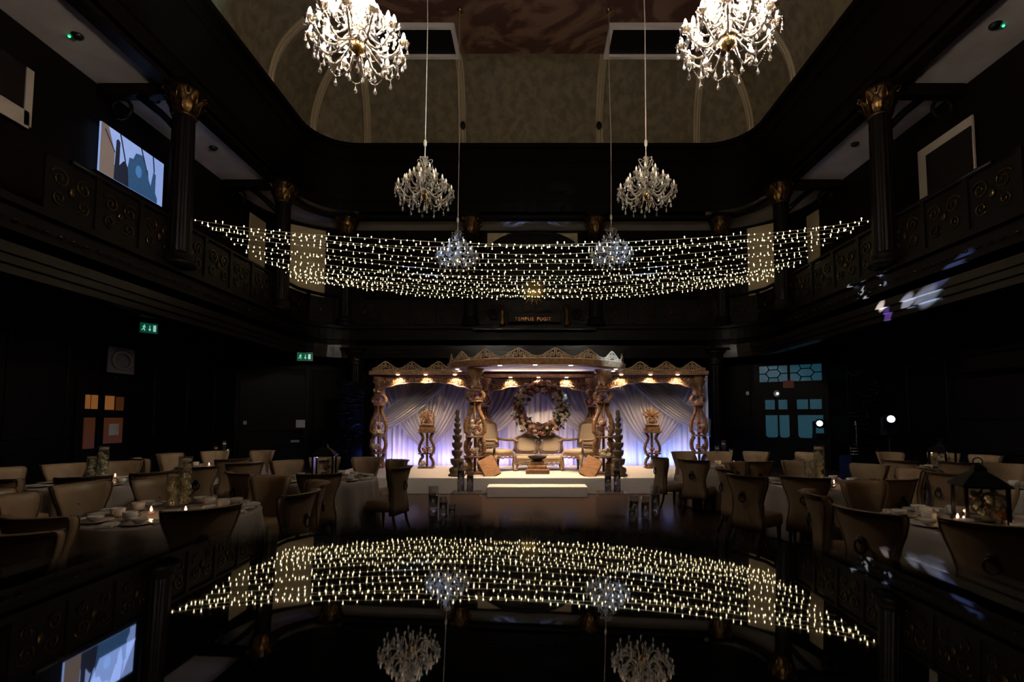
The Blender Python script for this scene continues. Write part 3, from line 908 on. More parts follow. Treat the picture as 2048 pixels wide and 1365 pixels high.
# ---- carved pillars with open frames
def smooth_path(p, n):
    out = []
    m = len(p)
    for i in range(m - 1):
        a, b, c, d = p[max(0, i - 1)], p[i], p[i + 1], p[min(m - 1, i + 2)]
        for k in range(n):
            t = k / n
            out.append(tuple(0.5 * (2 * b[j] + (c[j] - a[j]) * t + (2 * a[j] - 5 * b[j] + 4 * c[j] - d[j]) * t * t + (3 * b[j] - a[j] - 3 * c[j] + d[j]) * t ** 3) for j in (0, 1)))
    out.append(p[-1])
    return out
def carved_leaf_mesh():
    mb = MB()
    mb.grid(lambda u, v: ((u - 0.5) * 0.62 * math.sin(PI * (0.18 + 0.76 * v)), -0.10 * abs(u - 0.5) + 0.03 * math.cos(u * 6 * PI) - 0.02 + 0.30 * v ** 2.4, v - 0.18 * max(0, v - 0.75) * 4 * 0.5), 7, 7)
    return mb.mesh('carved_leaf', M['carved'])
CLEAF = carved_leaf_mesh()
def pillar_parts(parent, h, w, m, flowers=True):
    """carved pillar h tall, frames w wide, standing on z=0"""
    s = h / 2.62
    def bars(prof, r, name, yy=0.07):
        for sx in (-1, 1):
            mb = MB()
            pts = smooth_path(prof, 6)
            mb.tube([(sx * x * w, 0, z * s) for x, z in pts], [r * w * (1 + (0.13 if k % 2 else -0.10)) for k in range(len(pts))], 8)
            for i, (x, z) in enumerate(prof[1:-1]):
                if i % 2 == 0:
                    mb.ell((sx * x * w * 1.12, 0, z * s), (0.09 * w, 0.15 * w, 0.10 * w), 6, 4)
            mb.build(name, m, parent)
    def disc(z, r, t=0.05, name='disc'):
        MB().lathe([(r * w * 0.8, z * s - t / 2), (r * w, z * s - t / 4), (r * w, z * s + t / 4), (r * w * 0.8, z * s + t / 2)], 18).build(name, m, parent)
    MB().box((0, 0, 0.03), (w * 0.95, w * 0.7, 0.06)).build('foot_block', m, parent, smooth=False, bevel=0.01, seg=1)
    bars([(0.42, 0.05), (0.30, 0.14), (0.24, 0.24), (0.34, 0.34), (0.40, 0.41)], 0.13, 'lower_scroll')
    disc(0.43, 0.50)
    bars([(0.26, 0.45), (0.42, 0.54), (0.48, 0.66), (0.44, 0.78), (0.28, 0.89)], 0.12, 'ring_bar')
    disc(0.92, 0.46)
    bars([(0.30, 0.95), (0.46, 1.05), (0.50, 1.18), (0.42, 1.34), (0.26, 1.52), (0.17, 1.66), (0.24, 1.78)], 0.115, 'lyre_bar')
    disc(1.80, 0.40)
    bars([(0.22, 1.82), (0.40, 1.90), (0.42, 1.98), (0.26, 2.06)], 0.11, 'upper_ring')
    disc(2.07, 0.36)
    MB().lathe([(0.24 * w, 2.08 * s), (0.38 * w, 2.14 * s), (0.30 * w, 2.22 * s), (0.22 * w, 2.28 * s), (0.26 * w, 2.40 * s), (0.46 * w, 2.58 * s), (0.46 * w, 2.62 * s)], 16).build('capital', m, parent)
    lm = MB()
    lm.tube(scroll_pts(0.36 * w, 2.48 * s, 0.14 * w, 1.3, 1, 1.2, 12), 0.045 * w, 5)
    lm.tube(scroll_pts(-0.36 * w, 2.48 * s, 0.14 * w, 1.3, -1, 1.2, 12), 0.045 * w, 5)
    lm.build('capital_scroll', m, parent)
    for k in range(8):
        a = 2 * PI * k / 8 + PI / 8
        for z0, r0, hh in ((2.08, 0.30, 0.20), (2.34, 0.27, 0.26)):
            put('carved_leaf', CLEAF, parent, (r0 * w * math.cos(a), r0 * w * math.sin(a), z0 * s), (0, 0, a - PI / 2), hh * s)
        a += PI / 8
    MB().tube([(0, 0, 0.05), (0, 0, 2.3 * s)], 0.035, 6).build('core_post', m, parent)
    if flowers:
        r = RND
        for z, n, sp in ((0.56, 7, 0.26), (1.08, 9, 0.30), (1.26, 6, 0.22), (1.92, 7, 0.26), (2.14, 6, 0.3)):
            blooms(parent, [(r.uniform(-sp, sp) * w, -0.10 * w - r.uniform(0, 0.22) * w, z * s + r.uniform(-0.09, 0.09) * s) for _ in range(n)], 0.072 * s, 'CPDDPC')

PM = 'carved_pillar'
def pillar(px, Y, label, wid, top_py, base_z=ZS):
    p = at(px, 900, Y)
    t = thing(PM, label, 'pillar', (p.x, Y, base_z), 0, 'carved pillars of the wedding canopy')
    h = at(px, top_py, Y).z - base_z
    pillar_parts(t, h, wid, M['carved'])
    return t
pillar(757, 13.9, 'outer carved pillar with flowers at the canopy end by the lantern table', 0.42, 754)
pillar(1398, 13.9, 'outer carved pillar with flowers at the canopy end nearest the teal door', 0.44, 753)
pillar(950, 12.35, 'front carved pillar with flowers, a stack of bowls on its left', 0.47, 738)
pillar(1207, 12.35, 'front carved pillar with flowers, a stack of bowls on its right', 0.47, 740)
pillar(969, 13.75, 'rear carved pillar half hidden by the front pillar beside the left throne', 0.38, 757)
pillar(1184, 13.75, 'rear carved pillar half hidden by the front pillar beside the right throne', 0.38, 757)

# ---- fretwork crest and valance panels, local x along, z up
def crest_mesh(L, h, m):
    mb = MB()
    out = []
    n = 24
    for k in range(n + 1):
        u = k / n
        c = abs(2 * u - 1)
        z = h * (0.26 + 0.62 * (0.5 + 0.5 * math.cos(PI * min(1, c * 1.08))) + 0.10 * abs(math.sin(c * PI * 3.2)) * (1 - c) + (0.14 * max(0, 1 - c * 9)))
        out.append((L * (u - 0.5), 0, z))
    mb.tube(out, 0.02, 5)
    mb.tube([(-L / 2, 0, 0.02), (L / 2, 0, 0.02)], 0.03, 4)
    for sg in (-1, 1):
        mb.tube(scroll_pts(sg * L * 0.09, h * 0.52, h * 0.26, 1.4, sg, 2.6, 12), 0.017, 4)
        mb.tube(scroll_pts(sg * L * 0.22, h * 0.38, h * 0.24, 1.4, sg, 0.6, 12), 0.017, 4)
        mb.tube(scroll_pts(sg * L * 0.33, h * 0.28, h * 0.18, 1.3, sg, 2.0, 10), 0.016, 4)
        mb.tube(scroll_pts(sg * L * 0.43, h * 0.2, h * 0.115, 1.2, sg, 0.4, 9), 0.015, 4)
        mb.ell((sg * L * 0.155, 0, h * 0.22), (0.035, 0.02, 0.045), 6, 4)
        mb.tube([(sg * L * 0.04, 0, 0.03), (sg * L * 0.02, 0, h * 0.9)], 0.014, 4)
        mb.tube([(sg * L * 0.27, 0, 0.03), (sg * L * 0.29, 0, h * 0.6)], 0.014, 4)
    return mb.mesh('crest_panel', m)
def valance_mesh(L, h, m, seed):
    """pierced valance hanging from z=0: deep at both ends, shallow in the middle"""
    mb = MB()
    n = 36
    def dep(u):
        c = abs(2 * u - 1)
        return h * (0.46 + 0.54 * c ** 2.0 - 0.08 * abs(math.sin(u * PI * 7)) + (0.12 * max(0, 1 - c * 7)))
    mb.tube([(L * (k / n - 0.5), 0, -dep(k / n)) for k in range(n + 1)], 0.024, 5)
    mb.tube([(-L / 2, 0, -0.02), (L / 2, 0, -0.02)], 0.03, 4)
    k = 0
    x = -L / 2 + 0.06
    while x < L / 2 - 0.03:
        u = x / L + 0.5
        d = dep(u)
        sg = -1 if u < 0.5 else 1
        rr = min(0.12, d * 0.32)
        mb.tube(scroll_pts(x, -d * 0.64, rr, 1.5, sg, 0.5 + k * 0.9, 12), 0.024, 4)
        mb.tube(scroll_pts(x + 0.05, -d * 0.30, rr * 0.85, 1.4, -sg, 2.0 + k, 10), 0.022, 4)
        mb.tube([(x - 0.05, 0, -0.02), (x + 0.01, 0.01, -d * 0.5), (x + 0.06, 0, -d)], 0.02, 4)
        mb.ell((x + 0.08, -0.01, -d * 0.5), (0.03, 0.02, 0.05), 6, 4)
        x += 0.125
        k += 1
    return mb.mesh('valance', m)

def downlight(parent, p, energy=None, tgt=None, spot=75):
    MB().lathe([(0.05, 0.004), (0.05, -0.004), (0.035, -0.012), (0.001, -0.012)], 12).build('downlight', M['downlight'], parent).location = p
    if energy:
        wp = parent.matrix_basis @ Vector(p) + Vector((0, 0, -0.03))
        lamp('SPOT', wp, energy, (1.0, 0.70, 0.42), tgt if tgt is not None else wp + Vector((0, 0.10, -1)), size=0.03, spot=spot, blend=0.7)

def wing(px0, px1, peaks, label):
    Y = 13.9
    zb = at(0, 752, Y).z
    a, b = at(px0, 752, Y).x, at(px1, 752, Y).x
    L = b - a
    t = thing('wing_canopy', label, 'canopy', ((a + b) / 2, Y, zb), 0, 'side wings of the wedding canopy')
    MB().box((0, -0.06, 0.055), (L + 0.1, 0.50, 0.10)).box((0, -0.18, 0.10), (L + 0.16, 0.06, 0.05)).build('beam', M['carved'], t, smooth=False, bevel=0.012, seg=1)
    MB().box((0, 0.2, -0.02), (L, 0.05, 0.09)).build('back_rail', M['carved'], t, smooth=False)
    cl = L / peaks
    cm = crest_mesh(cl, 0.25, M['carvedpale'])
    for k in range(peaks):
        put('crest_panel', cm, t, (-L / 2 + cl * (k + 0.5), -0.17, 0.12))
    put('valance', valance_mesh(L - 0.35, 0.42, M['carved'], 3), t, (0, -0.10, 0.0))
    # backing board that the scrolls are carved on
    return t, a, L
tL, aL, LL = wing(748, 957, 4, 'left wing of the carved canopy with fretwork crest and three downlights')
tR, aR, LR = wing(1201, 1407, 4, 'right wing of the carved canopy with fretwork crest and three downlights')
zv = at(0, 775, 13.8).z
for t, pxs in ((tL, (798, 853, 911)), (tR, (1241, 1299, 1353))):
    for px in pxs:
        x = at(px, 756, 13.7).x - t.location.x
        downlight(t, (x, -0.32, 0.0), 115, Vector((t.location.x + x, 13.80, zv)), spot=92)

# ---- the round front canopy
CYO, RX, RY = 13.05, 2.28, 1.40
CXO = at(1073, 740, 13.0).x
zc = at(1073, 729, CYO - RY).z
t = thing('round_canopy', 'oval carved canopy roof with white lining over the thrones', 'canopy', (CXO, CYO, zc))
def el(k, rx, ry):
    return (rx * math.sin(k), -ry * math.cos(k))
mb = MB()
N = 64
def ringpt(u, v):
    a = 2 * PI * u
    k = (v * 4) % 4
    j = int(round(v * 4)) % 4
    rx, ry, z = [(RX, RY, 0.0), (RX + 0.05, RY + 0.05, 0.13), (RX - 0.05, RY - 0.05, 0.14), (RX - 0.42, RY - 0.26, 0.0)][j]
    x, y = el(a, rx, ry)
    return (x, y, z)
mb.grid(ringpt, N, 4, cu=True, cv=True)
mb.build('ring_frame', M['carved'], t, smooth=False)
mb = MB()
vs = [(*el(2 * PI * k / N, RX - 0.38, RY - 0.22), 0.03) for k in range(N)]
mb.add(vs + [(0, 0, 0.03)], [(k, (k + 1) % N, N) for k in range(N)])
mb.add([(x, y, 0.06) for x, y, z in vs] + [(0, 0, 0.06)], [((k + 1) % N, k, N) for k in range(N)])
mb.build('lining', M['canopycloth'], t, smooth=False)
for k in range(8):
    a0, a1 = -PI / 2 + PI * k / 8, -PI / 2 + PI * (k + 1) / 8
    p, q = el(a0, RX, RY), el(a1, RX, RY)
    L = math.hypot(q[0] - p[0], q[1] - p[1])
    put('crest_panel', crest_mesh(L, 0.25, M['carvedpale']), t, ((p[0] + q[0]) / 2, (p[1] + q[1]) / 2, 0.13), (0, 0, math.atan2(q[1] - p[1], q[0] - p[0])))
for a in (-0.44, -0.02, 0.40):
    x, y = el(a, RX - 0.2, RY - 0.13)
    downlight(t, (x, y, 0.0), 230, Vector((CXO + x * 0.9, CYO + y + 0.35, 0)), spot=95)
for a in (-1.75, -1.35, -2.2, 1.75, 1.35, 2.2):
    x, y = el(a, RX - 0.2, RY - 0.13)
    downlight(t, (x, y, 0.0), 110, Vector((CXO + x * 0.95, CYO + y + 0.05, 0)), spot=80)
lamp('AREA', (CXO, 13.60, zc - 0.14), 11, (1.0, 0.74, 0.55), (CXO, 12.6, zc + 0.5), size=2.4, sy=0.08)  # warm lamp added to brighten the lining, no fixture
# rear centre valance with three hot spots
zb = at(0, 757, 14.0).z
a, b = at(968, 757, 14.0).x, at(1186, 757, 14.0).x
t = thing('centre_valance', 'carved fretwork valance with three downlights above the flower ring', 'canopy', ((a + b) / 2, 14.0, zb))
MB().box((0, -0.08, 0.045), (b - a, 0.44, 0.09)).build('beam', M['carved'], t, smooth=False, bevel=0.01, seg=1)
put('valance', valance_mesh(b - a - 0.2, 0.44, M['carved'], 8), t, (0, -0.06, 0.0))
for px in (1021, 1077, 1133):
    downlight(t, (at(px, 756, 13.75).x - t.location.x, -0.27, 0.0), 115, Vector((at(px, 756, 13.75).x, 13.94, at(0, 775, 13.9).z)), spot=92)

# ---- drapes
def pleats(x0, x1, Y, z0, z1, name, label, seed):
    r = random.Random(seed)
    ph = [r.uniform(0, 6.28) for _ in range(4)]
    n = int((x1 - x0) * 46)
    def fn(u, v):
        x = x0 + (x1 - x0) * u
        s = 0.030 * math.sin(x * 38 + ph[0] + 0.8 * math.sin(x * 5 + ph[1])) + 0.014 * math.sin(x * 71 + ph[2])
        return (x, Y + s * (0.75 + 0.25 * math.cos(v * 3)), z0 + (z1 - z0) * v)
    mb = MB()
    mb.grid(fn, n, 5)
    return mb.build(name, M['drape'], None, label=label, cat='curtain')
ztop = at(0, 752, 14.6).z
bays = [(at(749, 800, 14.62).x, at(958, 800, 14.62).x, 'left'), (at(958, 800, 14.62).x, at(1196, 800, 14.62).x, 'centre'), (at(1196, 800, 14.62).x, at(1416, 800, 14.62).x, 'right')]
def swag(parent, P0, P1, Q0, Q1, sag, yb, seed, name):
    """sheer panel: top edge P0..P1 along the rail, gathered end Q0..Q1"""
    r = random.Random(seed)
    ph = r.uniform(0, 6)
    def fn(u, v):
        a = Vector(P0).lerp(Vector(P1), u)
        b = Vector(Q0).lerp(Vector(Q1), u)
        p = a.lerp(b, v)
        s = sag * (0.5 + u) * math.sin(PI * v) * 0.5
        amp = 0.035 * (1 - 0.55 * v)
        return (p[0], yb + amp * math.sin(u * 52 + ph + 2 * v) + 0.012 * math.sin(u * 117 + ph), p[1] - s)
    mb = MB()
    mb.grid(fn, 110, 14)
    o = mb.build(name, M['swag'], parent)
    hem = MB()
    hem.tube([(fn(1, k / 16)[0], yb - 0.03, fn(1, k / 16)[2]) for k in range(17)], 0.014, 5)
    hem.build('hem', M['swag'], o)
    return o
for x0, x1, w in bays:
    c = pleats(x0 + 0.005, x1 - 0.005, 14.62, ZS, ztop, 'backdrop_curtain', 'white pleated backdrop curtain uplit blue violet, %s bay of the stage' % w, len(w))
    W_ = x1 - x0
    xm = (x0 + x1) / 2
    zt = ztop - 0.03
    if w != 'centre':
        sg = -1 if w == 'left' else 1
        xo, xi = (x0, x1) if sg < 0 else (x1, x0)
        px_t = 853 if w == 'left' else 1305
        xt = at(px_t, 900, 14.5).x
        zt1, zt2 = at(0, 905, 14.5).z, at(0, 874, 14.5).z
        swag(c, (xt + sg * W_ * 0.02, zt), (xt - sg * W_ * 0.26, zt), (xo, zt2 + 0.5), (xo - sg * 0.03, zt2), 0.30, 14.42, 3, 'swag')
        swag(c, (xt, zt), (xo - sg * W_ * 0.02, zt), (xt - sg * 0.02, zt1 + 0.45), (xt - sg * 0.02, zt1), 0.45, 14.48, 4, 'swag')
        swag(c, (xt, zt), (xi + sg * W_ * 0.02, zt), (xt + sg * 0.02, zt1 + 0.45), (xt + sg * 0.02, zt1), 0.45, 14.46, 7, 'swag')
    else:
        swag(c, (x0 + W_ * 0.08, zt), (xm + W_ * 0.05, zt), (x0 + 0.02, ZS + 1.2), (x0 + 0.05, ZS + 0.75), 0.5, 14.50, 5, 'swag')
        swag(c, (x1 - W_ * 0.08, zt), (xm - W_ * 0.05, zt), (x1 - 0.02, ZS + 1.2), (x1 - 0.05, ZS + 0.75), 0.5, 14.45, 6, 'swag')

# ---- flower ring
pw = at(1081, 817, 13.5)
t = thing('flower_ring', 'large ring of cream and pink roses hung before the centre drapes', 'wreath', pw)
RM, RT = 0.60, 0.165
mb = MB()
mb.tube([(RM * math.cos(k * PI / 24), 0.03, RM * math.sin(k * PI / 24)) for k in range(48)], 0.095, 8, closed=True)
mb.build('ring_base', M['leaf'], t)
r = random.Random(5)
for k in range(250):
    a = 2 * PI * k / 250 + r.uniform(-0.05, 0.05)
    b = r.uniform(-2.6, 0.4) - PI / 4 if k % 3 else r.uniform(0, 2 * PI)
    rr = RM + RT * 0.85 * math.cos(b)
    y = -RT * 0.75 * abs(math.sin(b))
    p = (rr * math.cos(a), y, rr * math.sin(a))
    kinds = 'CCCC' if (0.1 < a % (2 * PI) < 0.9 or 5.6 < a % (2 * PI) < 6.28 or 2.4 < a % (2 * PI) < 2.9) else 'CPDDDP'
    s = r.uniform(0.05, 0.078)
    put('flower_head', r.choice(ROSE[r.choice(kinds)]), t, p, (PI / 2 + r.uniform(-0.7, 0.7), 0, r.uniform(-0.9, 0.9)), s)
for k in range(260):
    a = r.uniform(0, 2 * PI)
    b = r.uniform(0, 2 * PI)
    rr = RM + RT * math.cos(b)
    put('leaf', LEAF, t, (rr * math.cos(a), -RT * 0.7 * abs(math.sin(b)), rr * math.sin(a)), (r.uniform(0, 6), r.uniform(0, 6), r.uniform(0, 6)), r.uniform(0.09, 0.15))

# ---- thrones
def throne(name, label, p, rz, w, seat_z, top_z, arms, d=0.55, rake=0.08):
    t = thing(name, label, 'chair', p, rz, None)
    m = M['carvedpale']
    hw = w / 2
    # local: faces -y
    zb0 = seat_z + 0.10
    def outline(k, inset=0.0):
        H = top_z - zb0
        pts = [(-hw + 0.03, 0), (-hw + 0.0, 0.35 * H), (-hw + 0.02, 0.62 * H), (-hw - 0.015, 0.74 * H), (-hw + 0.08, 0.84 * H), (-hw * 0.45, 0.88 * H), (-hw * 0.2, 0.97 * H), (0, 1.0 * H)]
        pts = pts + [(-x, z) for x, z in reversed(pts[:-1])]
        return pts
    H = top_z - zb0
    o2 = outline(0)
    fr = MB()
    fr.tube([(x, d / 2 + rake * z / H, zb0 + z) for x, z in o2], 0.045, 7)
    fr.tube([(-hw + 0.02, d / 2, zb0 + 0.02), (hw - 0.02, d / 2, zb0 + 0.02)], 0.04, 6)
    fr.prism([(x * 0.97, zb0 + z) for x, z in o2[4:11]] + [(hw * 0.72, zb0 + 0.78 * H), (-hw * 0.72, zb0 + 0.78 * H)], d / 2 + rake * 0.9 - 0.02, d / 2 + rake * 0.9 + 0.03)
    for sg in (-1, 1):
        fr.tube([(x, y + d / 2 + rake, z) for x, y, z in scroll_pts(sg * hw * 0.35, top_z - 0.10, 0.07, 1.3, sg, 0.3, 10)], 0.018, 5)
    fr.ell((0, d / 2 + rake - 0.02, top_z - 0.04), (0.05, 0.03, 0.06), 8, 6)
    fr.build('back_frame', m, t)
    bk = MB()
    bk.M = T(0, d / 2 - 0.02 + rake * 0.4, zb0 + 0.45 * H, rx=-math.atan2(rake, H))
    bk.ell((0, 0, 0), (hw * 0.78, 0.05, 0.38 * H), 20, 10, 0.35)
    bk.build('back_cushion', M['cream'], t)
    st = MB()
    st.ell((0, 0, seat_z), (hw * 0.98, d / 2, 0.07), 20, 8, 0.4)
    st.build('seat', M['cream'], t)
    rail = MB()
    rail.box((0, 0, seat_z - 0.07), (w * 0.96, d * 0.96, 0.07))
    rail.tube([(-hw + 0.05 + (w - 0.1) * k / 16, -d / 2 + 0.02, seat_z - 0.12 - 0.03 * abs(math.sin(k * PI / 4))) for k in range(17)], 0.022, 5)
    rail.build('seat_rail', m, t, smooth=False)
    for sx in (-1, 1):
        for sy in (-1, 1):
            lg = MB()
            x, y = sx * (hw - 0.05), sy * (d / 2 - 0.05)
            lg.tube([(x, y, seat_z - 0.06), (x + sx * 0.025, y + sy * 0.02, (seat_z) * 0.7), (x - sx * 0.01, y, seat_z * 0.3), (x + sx * 0.01, y + sy * 0.02, 0.03), (x + sx * 0.03, y + sy * 0.03, 0.0)], [0.05, 0.045, 0.028, 0.028, 0.036], 7)
            lg.build('leg', m, t)
    if arms:
        for sx in (-1, 1):
            am = MB()
            x = sx * (hw - 0.02)
            am.tube([(x, d / 2, seat_z + 0.32), (x, 0, seat_z + 0.30), (x, -d / 2 + 0.02, seat_z + 0.31), (x, -d / 2 - 0.05, seat_z + 0.26)], [0.03, 0.035, 0.04, 0.03], 7)
            am.tube([(x, -d / 2 + 0.07, seat_z), (x + sx * 0.02, -d / 2 + 0.04, seat_z + 0.15), (x, -d / 2 + 0.05, seat_z + 0.30)], [0.035, 0.025, 0.035], 7)
            am.build('armrest', m, t)
    return t
p = at(1053, 938, 13.3)
throne('low_throne', 'low carved chair with cream back, the one nearer the left throne', (p.x, 13.35, ZS), 0, 0.60, 0.33, 0.93, False)
p = at(1101, 938, 13.3)
throne('low_throne', 'low carved chair with cream back, the one nearer the right throne', (p.x + 0.02, 13.35, ZS), 0, 0.60, 0.33, 0.93, False)
p = at(992, 940, 13.0)
throne('throne', 'tall carved armchair with cream upholstery on the left, turned inward', (p.x + 0.02, 13.05, ZS), rad(48), 0.74, 0.50, 1.36, True, 0.66, 0.14)
p = at(1158, 940, 13.0)
throne('throne', 'tall carved armchair with cream upholstery on the right, turned inward', (p.x + 0.02, 13.05, ZS), rad(-48), 0.74, 0.50, 1.36, True, 0.66, 0.14)

# ---- ceremonial fire stand
p = at(1075, 940, 12.5)
t = thing('fire_stand', 'stepped wooden fire stand with a dark bowl before the low chairs', 'stand', (p.x, 12.6, ZS))
for k, (w_, z) in enumerate(((0.58, 0.06), (0.46, 0.16), (0.34, 0.25))):
    MB().box((0, 0, z - 0.01), (w_, w_, 0.10 if k else 0.12)).build('step', M['carved'], t, smooth=False, bevel=0.01, seg=1)
MB().lathe([(0.10, 0.30), (0.14, 0.33), (0.22, 0.38), (0.24, 0.42), (0.20, 0.42), (0.04, 0.36)], 20).build('bowl', M['bronze'], t)
MB().ell((0, 0, 0.40), (0.06, 0.06, 0.03), 8, 5).build('lamp_oil_dish', M['brass'], t)

# ---- leaning planks
for px, py, ry, rz, w in ((978, 936, rad(-22), rad(28), 'left'), (1182, 936, rad(22), rad(-28), 'right')):
    p = at(px, py, 11.95)
    t = thing('wooden_board', 'raw wooden board tilted against the front pillar beside the %s throne' % w, 'board', p, 0, 'tilted wooden boards')
    mb = MB()
    mb.M = Matrix.Rotation(rz * 0.9, 4, 'Z') @ Matrix.Rotation(ry, 4, 'Y') @ Matrix.Rotation(rad(-24), 4, 'X')
    sgn = -1 if w == 'left' else 1
    q = MB()
    q.M = mb.M
    q.box((0, 0, 0), (0.40, 0.10, 0.50))
    q.build('plank', M['plank'], t, smooth=False, bevel=0.012, seg=1)
    e = MB()
    e.M = mb.M
    e.box((0, 0.06, 0.16), (0.34, 0.03, 0.05)).box((0, 0.06, -0.16), (0.34, 0.03, 0.05))
    e.build('batten', M['plank'], t, smooth=False)

# ---- towers of bowls
POT = [(0.30, 0.06), (0.295, 0.0), (0.34, 0.03), (0.30, 0.10)]
def tower(px, Y, top_py, label, m, wmax=0.30):
    p = at(px, 940, Y)
    h = at(px, top_py, Y).z - ZS
    t = thing('bowl_tower', label, 'tower', (p.x, Y, ZS), 0, 'towers of stacked wooden bowls')
    s = h / 1.62
    MB().lathe([(0.20, 0), (0.215, 0.03), (0.17, 0.07), (0.165, 0.09), (0.19, 0.15), (0.18, 0.21), (0.12, 0.25)], 18).build('base', m, t)
    z = 0.22
    for k, (r_, hh) in enumerate(((0.165, 0.25), (0.135, 0.24), (0.130, 0.22), (0.118, 0.21), (0.100, 0.18), (0.082, 0.16), (0.072, 0.14))):
        r_ *= wmax / 0.30
        MB().lathe([(r_ * 0.58, z), (r_ * 0.62, z + hh * 0.12), (r_ * 0.54, z + hh * 0.25), (r_ * 0.80, z + hh * 0.42), (r_ * 0.94, z + hh * 0.62), (r_ * 0.97, z + hh * 0.84), (r_, z + hh * 0.92), (r_ * 0.97, z + hh), (r_ * 0.6, z + hh * 1.01)], 18).build('bowl', m, t)
        z += hh * 0.98
    MB().lathe([(0.035, z), (0.05, z + 0.02), (0.035, z + 0.06), (0.055, z + 0.12), (0.048, z + 0.20), (0.015, z + 0.24)], 12).build('finial', m, t)
    t.scale = (1, 1, (h) / (z + 0.24))
    return t
tower(914, 11.95, 820, 'dark tower of stacked bowls standing left of the front pillar', M['potwood'])
tower(1237, 11.95, 820, 'dark tower of stacked bowls standing right of the front pillar', M['potwood'])
tower(937, 13.3, 828, 'lighter tower of stacked bowls half hidden behind the left front pillar', M['carvedpale'], 0.24)
tower(1222, 13.3, 828, 'lighter tower of stacked bowls half hidden behind the right front pillar', M['carvedpale'], 0.24)

# ---- statues on pedestals
def pedestal(px, label):
    p = at(px, 930, 13.85)
    t = thing('statue_pedestal', label, 'pedestal', (p.x, 13.85, ZS), 0, 'carved statue pedestals')
    w = 0.38
    MB().box((0, 0, 0.02), (0.42, 0.3, 0.04)).build('foot', M['carved'], t, smooth=False)
    for prof, n in (([(0.42, 0.04), (0.5, 0.12), (0.44, 0.22), (0.28, 0.32), (0.40, 0.38)], 'lower_scroll'), ([(0.44, 0.42), (0.54, 0.52), (0.46, 0.66), (0.28, 0.80), (0.34, 0.9), (0.5, 0.97)], 'upper_scroll')):
        for sx in (-1, 1):
            pts = smooth_path(prof, 5)
            MB().tube([(sx * x * w, 0, z) for x, z in pts], [0.042 + (0.004 if k % 2 else -0.004) for k in range(len(pts))], 8).build(n, M['carved'], t)
    MB().box((0, 0, 0.40), (0.42, 0.26, 0.035)).build('shelf', M['carved'], t, smooth=False, bevel=0.008, seg=1)
    MB().box((0, 0, 0.99), (0.48, 0.32, 0.04)).build('top_slab', M['carved'], t, smooth=False, bevel=0.008, seg=1)
    MB().box((0, 0.06, 0.5), (0.06, 0.03, 0.95)).build('core_post', M['carved'], t, smooth=False)
    blooms(t, [(RND.uniform(-0.11, 0.11), -0.09 - RND.uniform(0, 0.06), z + RND.uniform(-0.05, 0.05)) for z in (0.14, 0.115, 0.115, 0.17, 0.5, 0.5, 0.52, 0.48, 0.15, 0.5)], 0.075, 'CPPCD')
    return Vector((p.x, 13.85, ZS + 1.01))
def statue(p, label, dancing):
    t = thing('deity_statue', label, 'statue', p, 0)
    m = M['carved']
    MB().box((0, 0, 0.035), (0.42, 0.24, 0.07)).box((0, 0, 0.10), (0.38, 0.20, 0.06)).build('plinth', m, t, smooth=False, bevel=0.01)
    b = MB()
    b.ell((0, -0.02, 0.17), (0.17, 0.09, 0.05), 12, 6)           # crossed legs
    b.ell((-0.13, -0.05, 0.165), (0.07, 0.06, 0.04), 8, 5)
    b.ell((0.13, -0.05, 0.165), (0.07, 0.06, 0.04), 8, 5)
    b.ell((0, -0.01, 0.27), (0.095, 0.075, 0.10), 12, 8)          # belly
    b.ell((0, 0, 0.36), (0.10, 0.06, 0.06), 12, 6)                # chest
    b.ell((0, -0.02, 0.44), (0.06, 0.055, 0.065), 12, 8)          # head
    b.lathe([(0.058, 0.48), (0.062, 0.50), (0.04, 0.54), (0.02, 0.58), (0.004, 0.61)], 10)
    if not dancing:
        for sx in (-1, 1):
            b.ell((sx * 0.085, 0, 0.44), (0.05, 0.012, 0.05), 8, 5)
        b.tube([(0, -0.07, 0.43), (0, -0.10, 0.38), (0.015, -0.10, 0.32), (0.05, -0.10, 0.30)], [0.028, 0.024, 0.018, 0.012], 7)
    for sx in (-1, 1):
        b.tube([(sx * 0.09, 0, 0.37), (sx * 0.15, -0.04, 0.30), (sx * 0.10, -0.09, 0.24)], [0.03, 0.026, 0.02], 6)
        b.tube([(sx * 0.09, 0.01, 0.38), (sx * 0.17, 0.0, 0.38), (sx * 0.18, -0.02, 0.47)], [0.028, 0.024, 0.02], 6)
        if dancing:
            b.tube([(sx * 0.08, 0.02, 0.39), (sx * 0.20, 0.0, 0.44), (sx * 0.26, -0.02, 0.50)], [0.026, 0.02, 0.016], 6)
    b.build('figure', m, t)
    h = MB()
    if dancing:
        for k in range(7):
            a = rad(-75 + 25 * k)
            h.M = T(0.0, 0.05, 0.40, ry=a)
            h.ell((0, 0, 0.15), (0.032, 0.015, 0.11), 7, 5)
    else:
        h.tube([(0.18 * math.cos(PI * k / 14), 0.06, 0.36 + 0.22 * math.sin(PI * k / 14)) for k in range(15)], 0.022, 6)
        for k in range(8):
            a = PI * (k + 0.5) / 8
            h.ell((0.20 * math.cos(a), 0.06, 0.36 + 0.24 * math.sin(a)), (0.035, 0.02, 0.035), 7, 5)
        h.box((-0.17, 0.06, 0.25), (0.04, 0.03, 0.24))
        h.box((0.17, 0.06, 0.25), (0.04, 0.03, 0.24))
    h.build('halo', m, t)
p = pedestal(853, 'carved statue pedestal with flowers in the left bay of the stage')
statue(p, 'wooden seated elephant headed deity statue on the left bay pedestal', False)
p = pedestal(1305, 'carved statue pedestal with flowers in the right bay of the stage')
statue(p, 'wooden seated deity statue with fanned crown on the right bay pedestal', True)
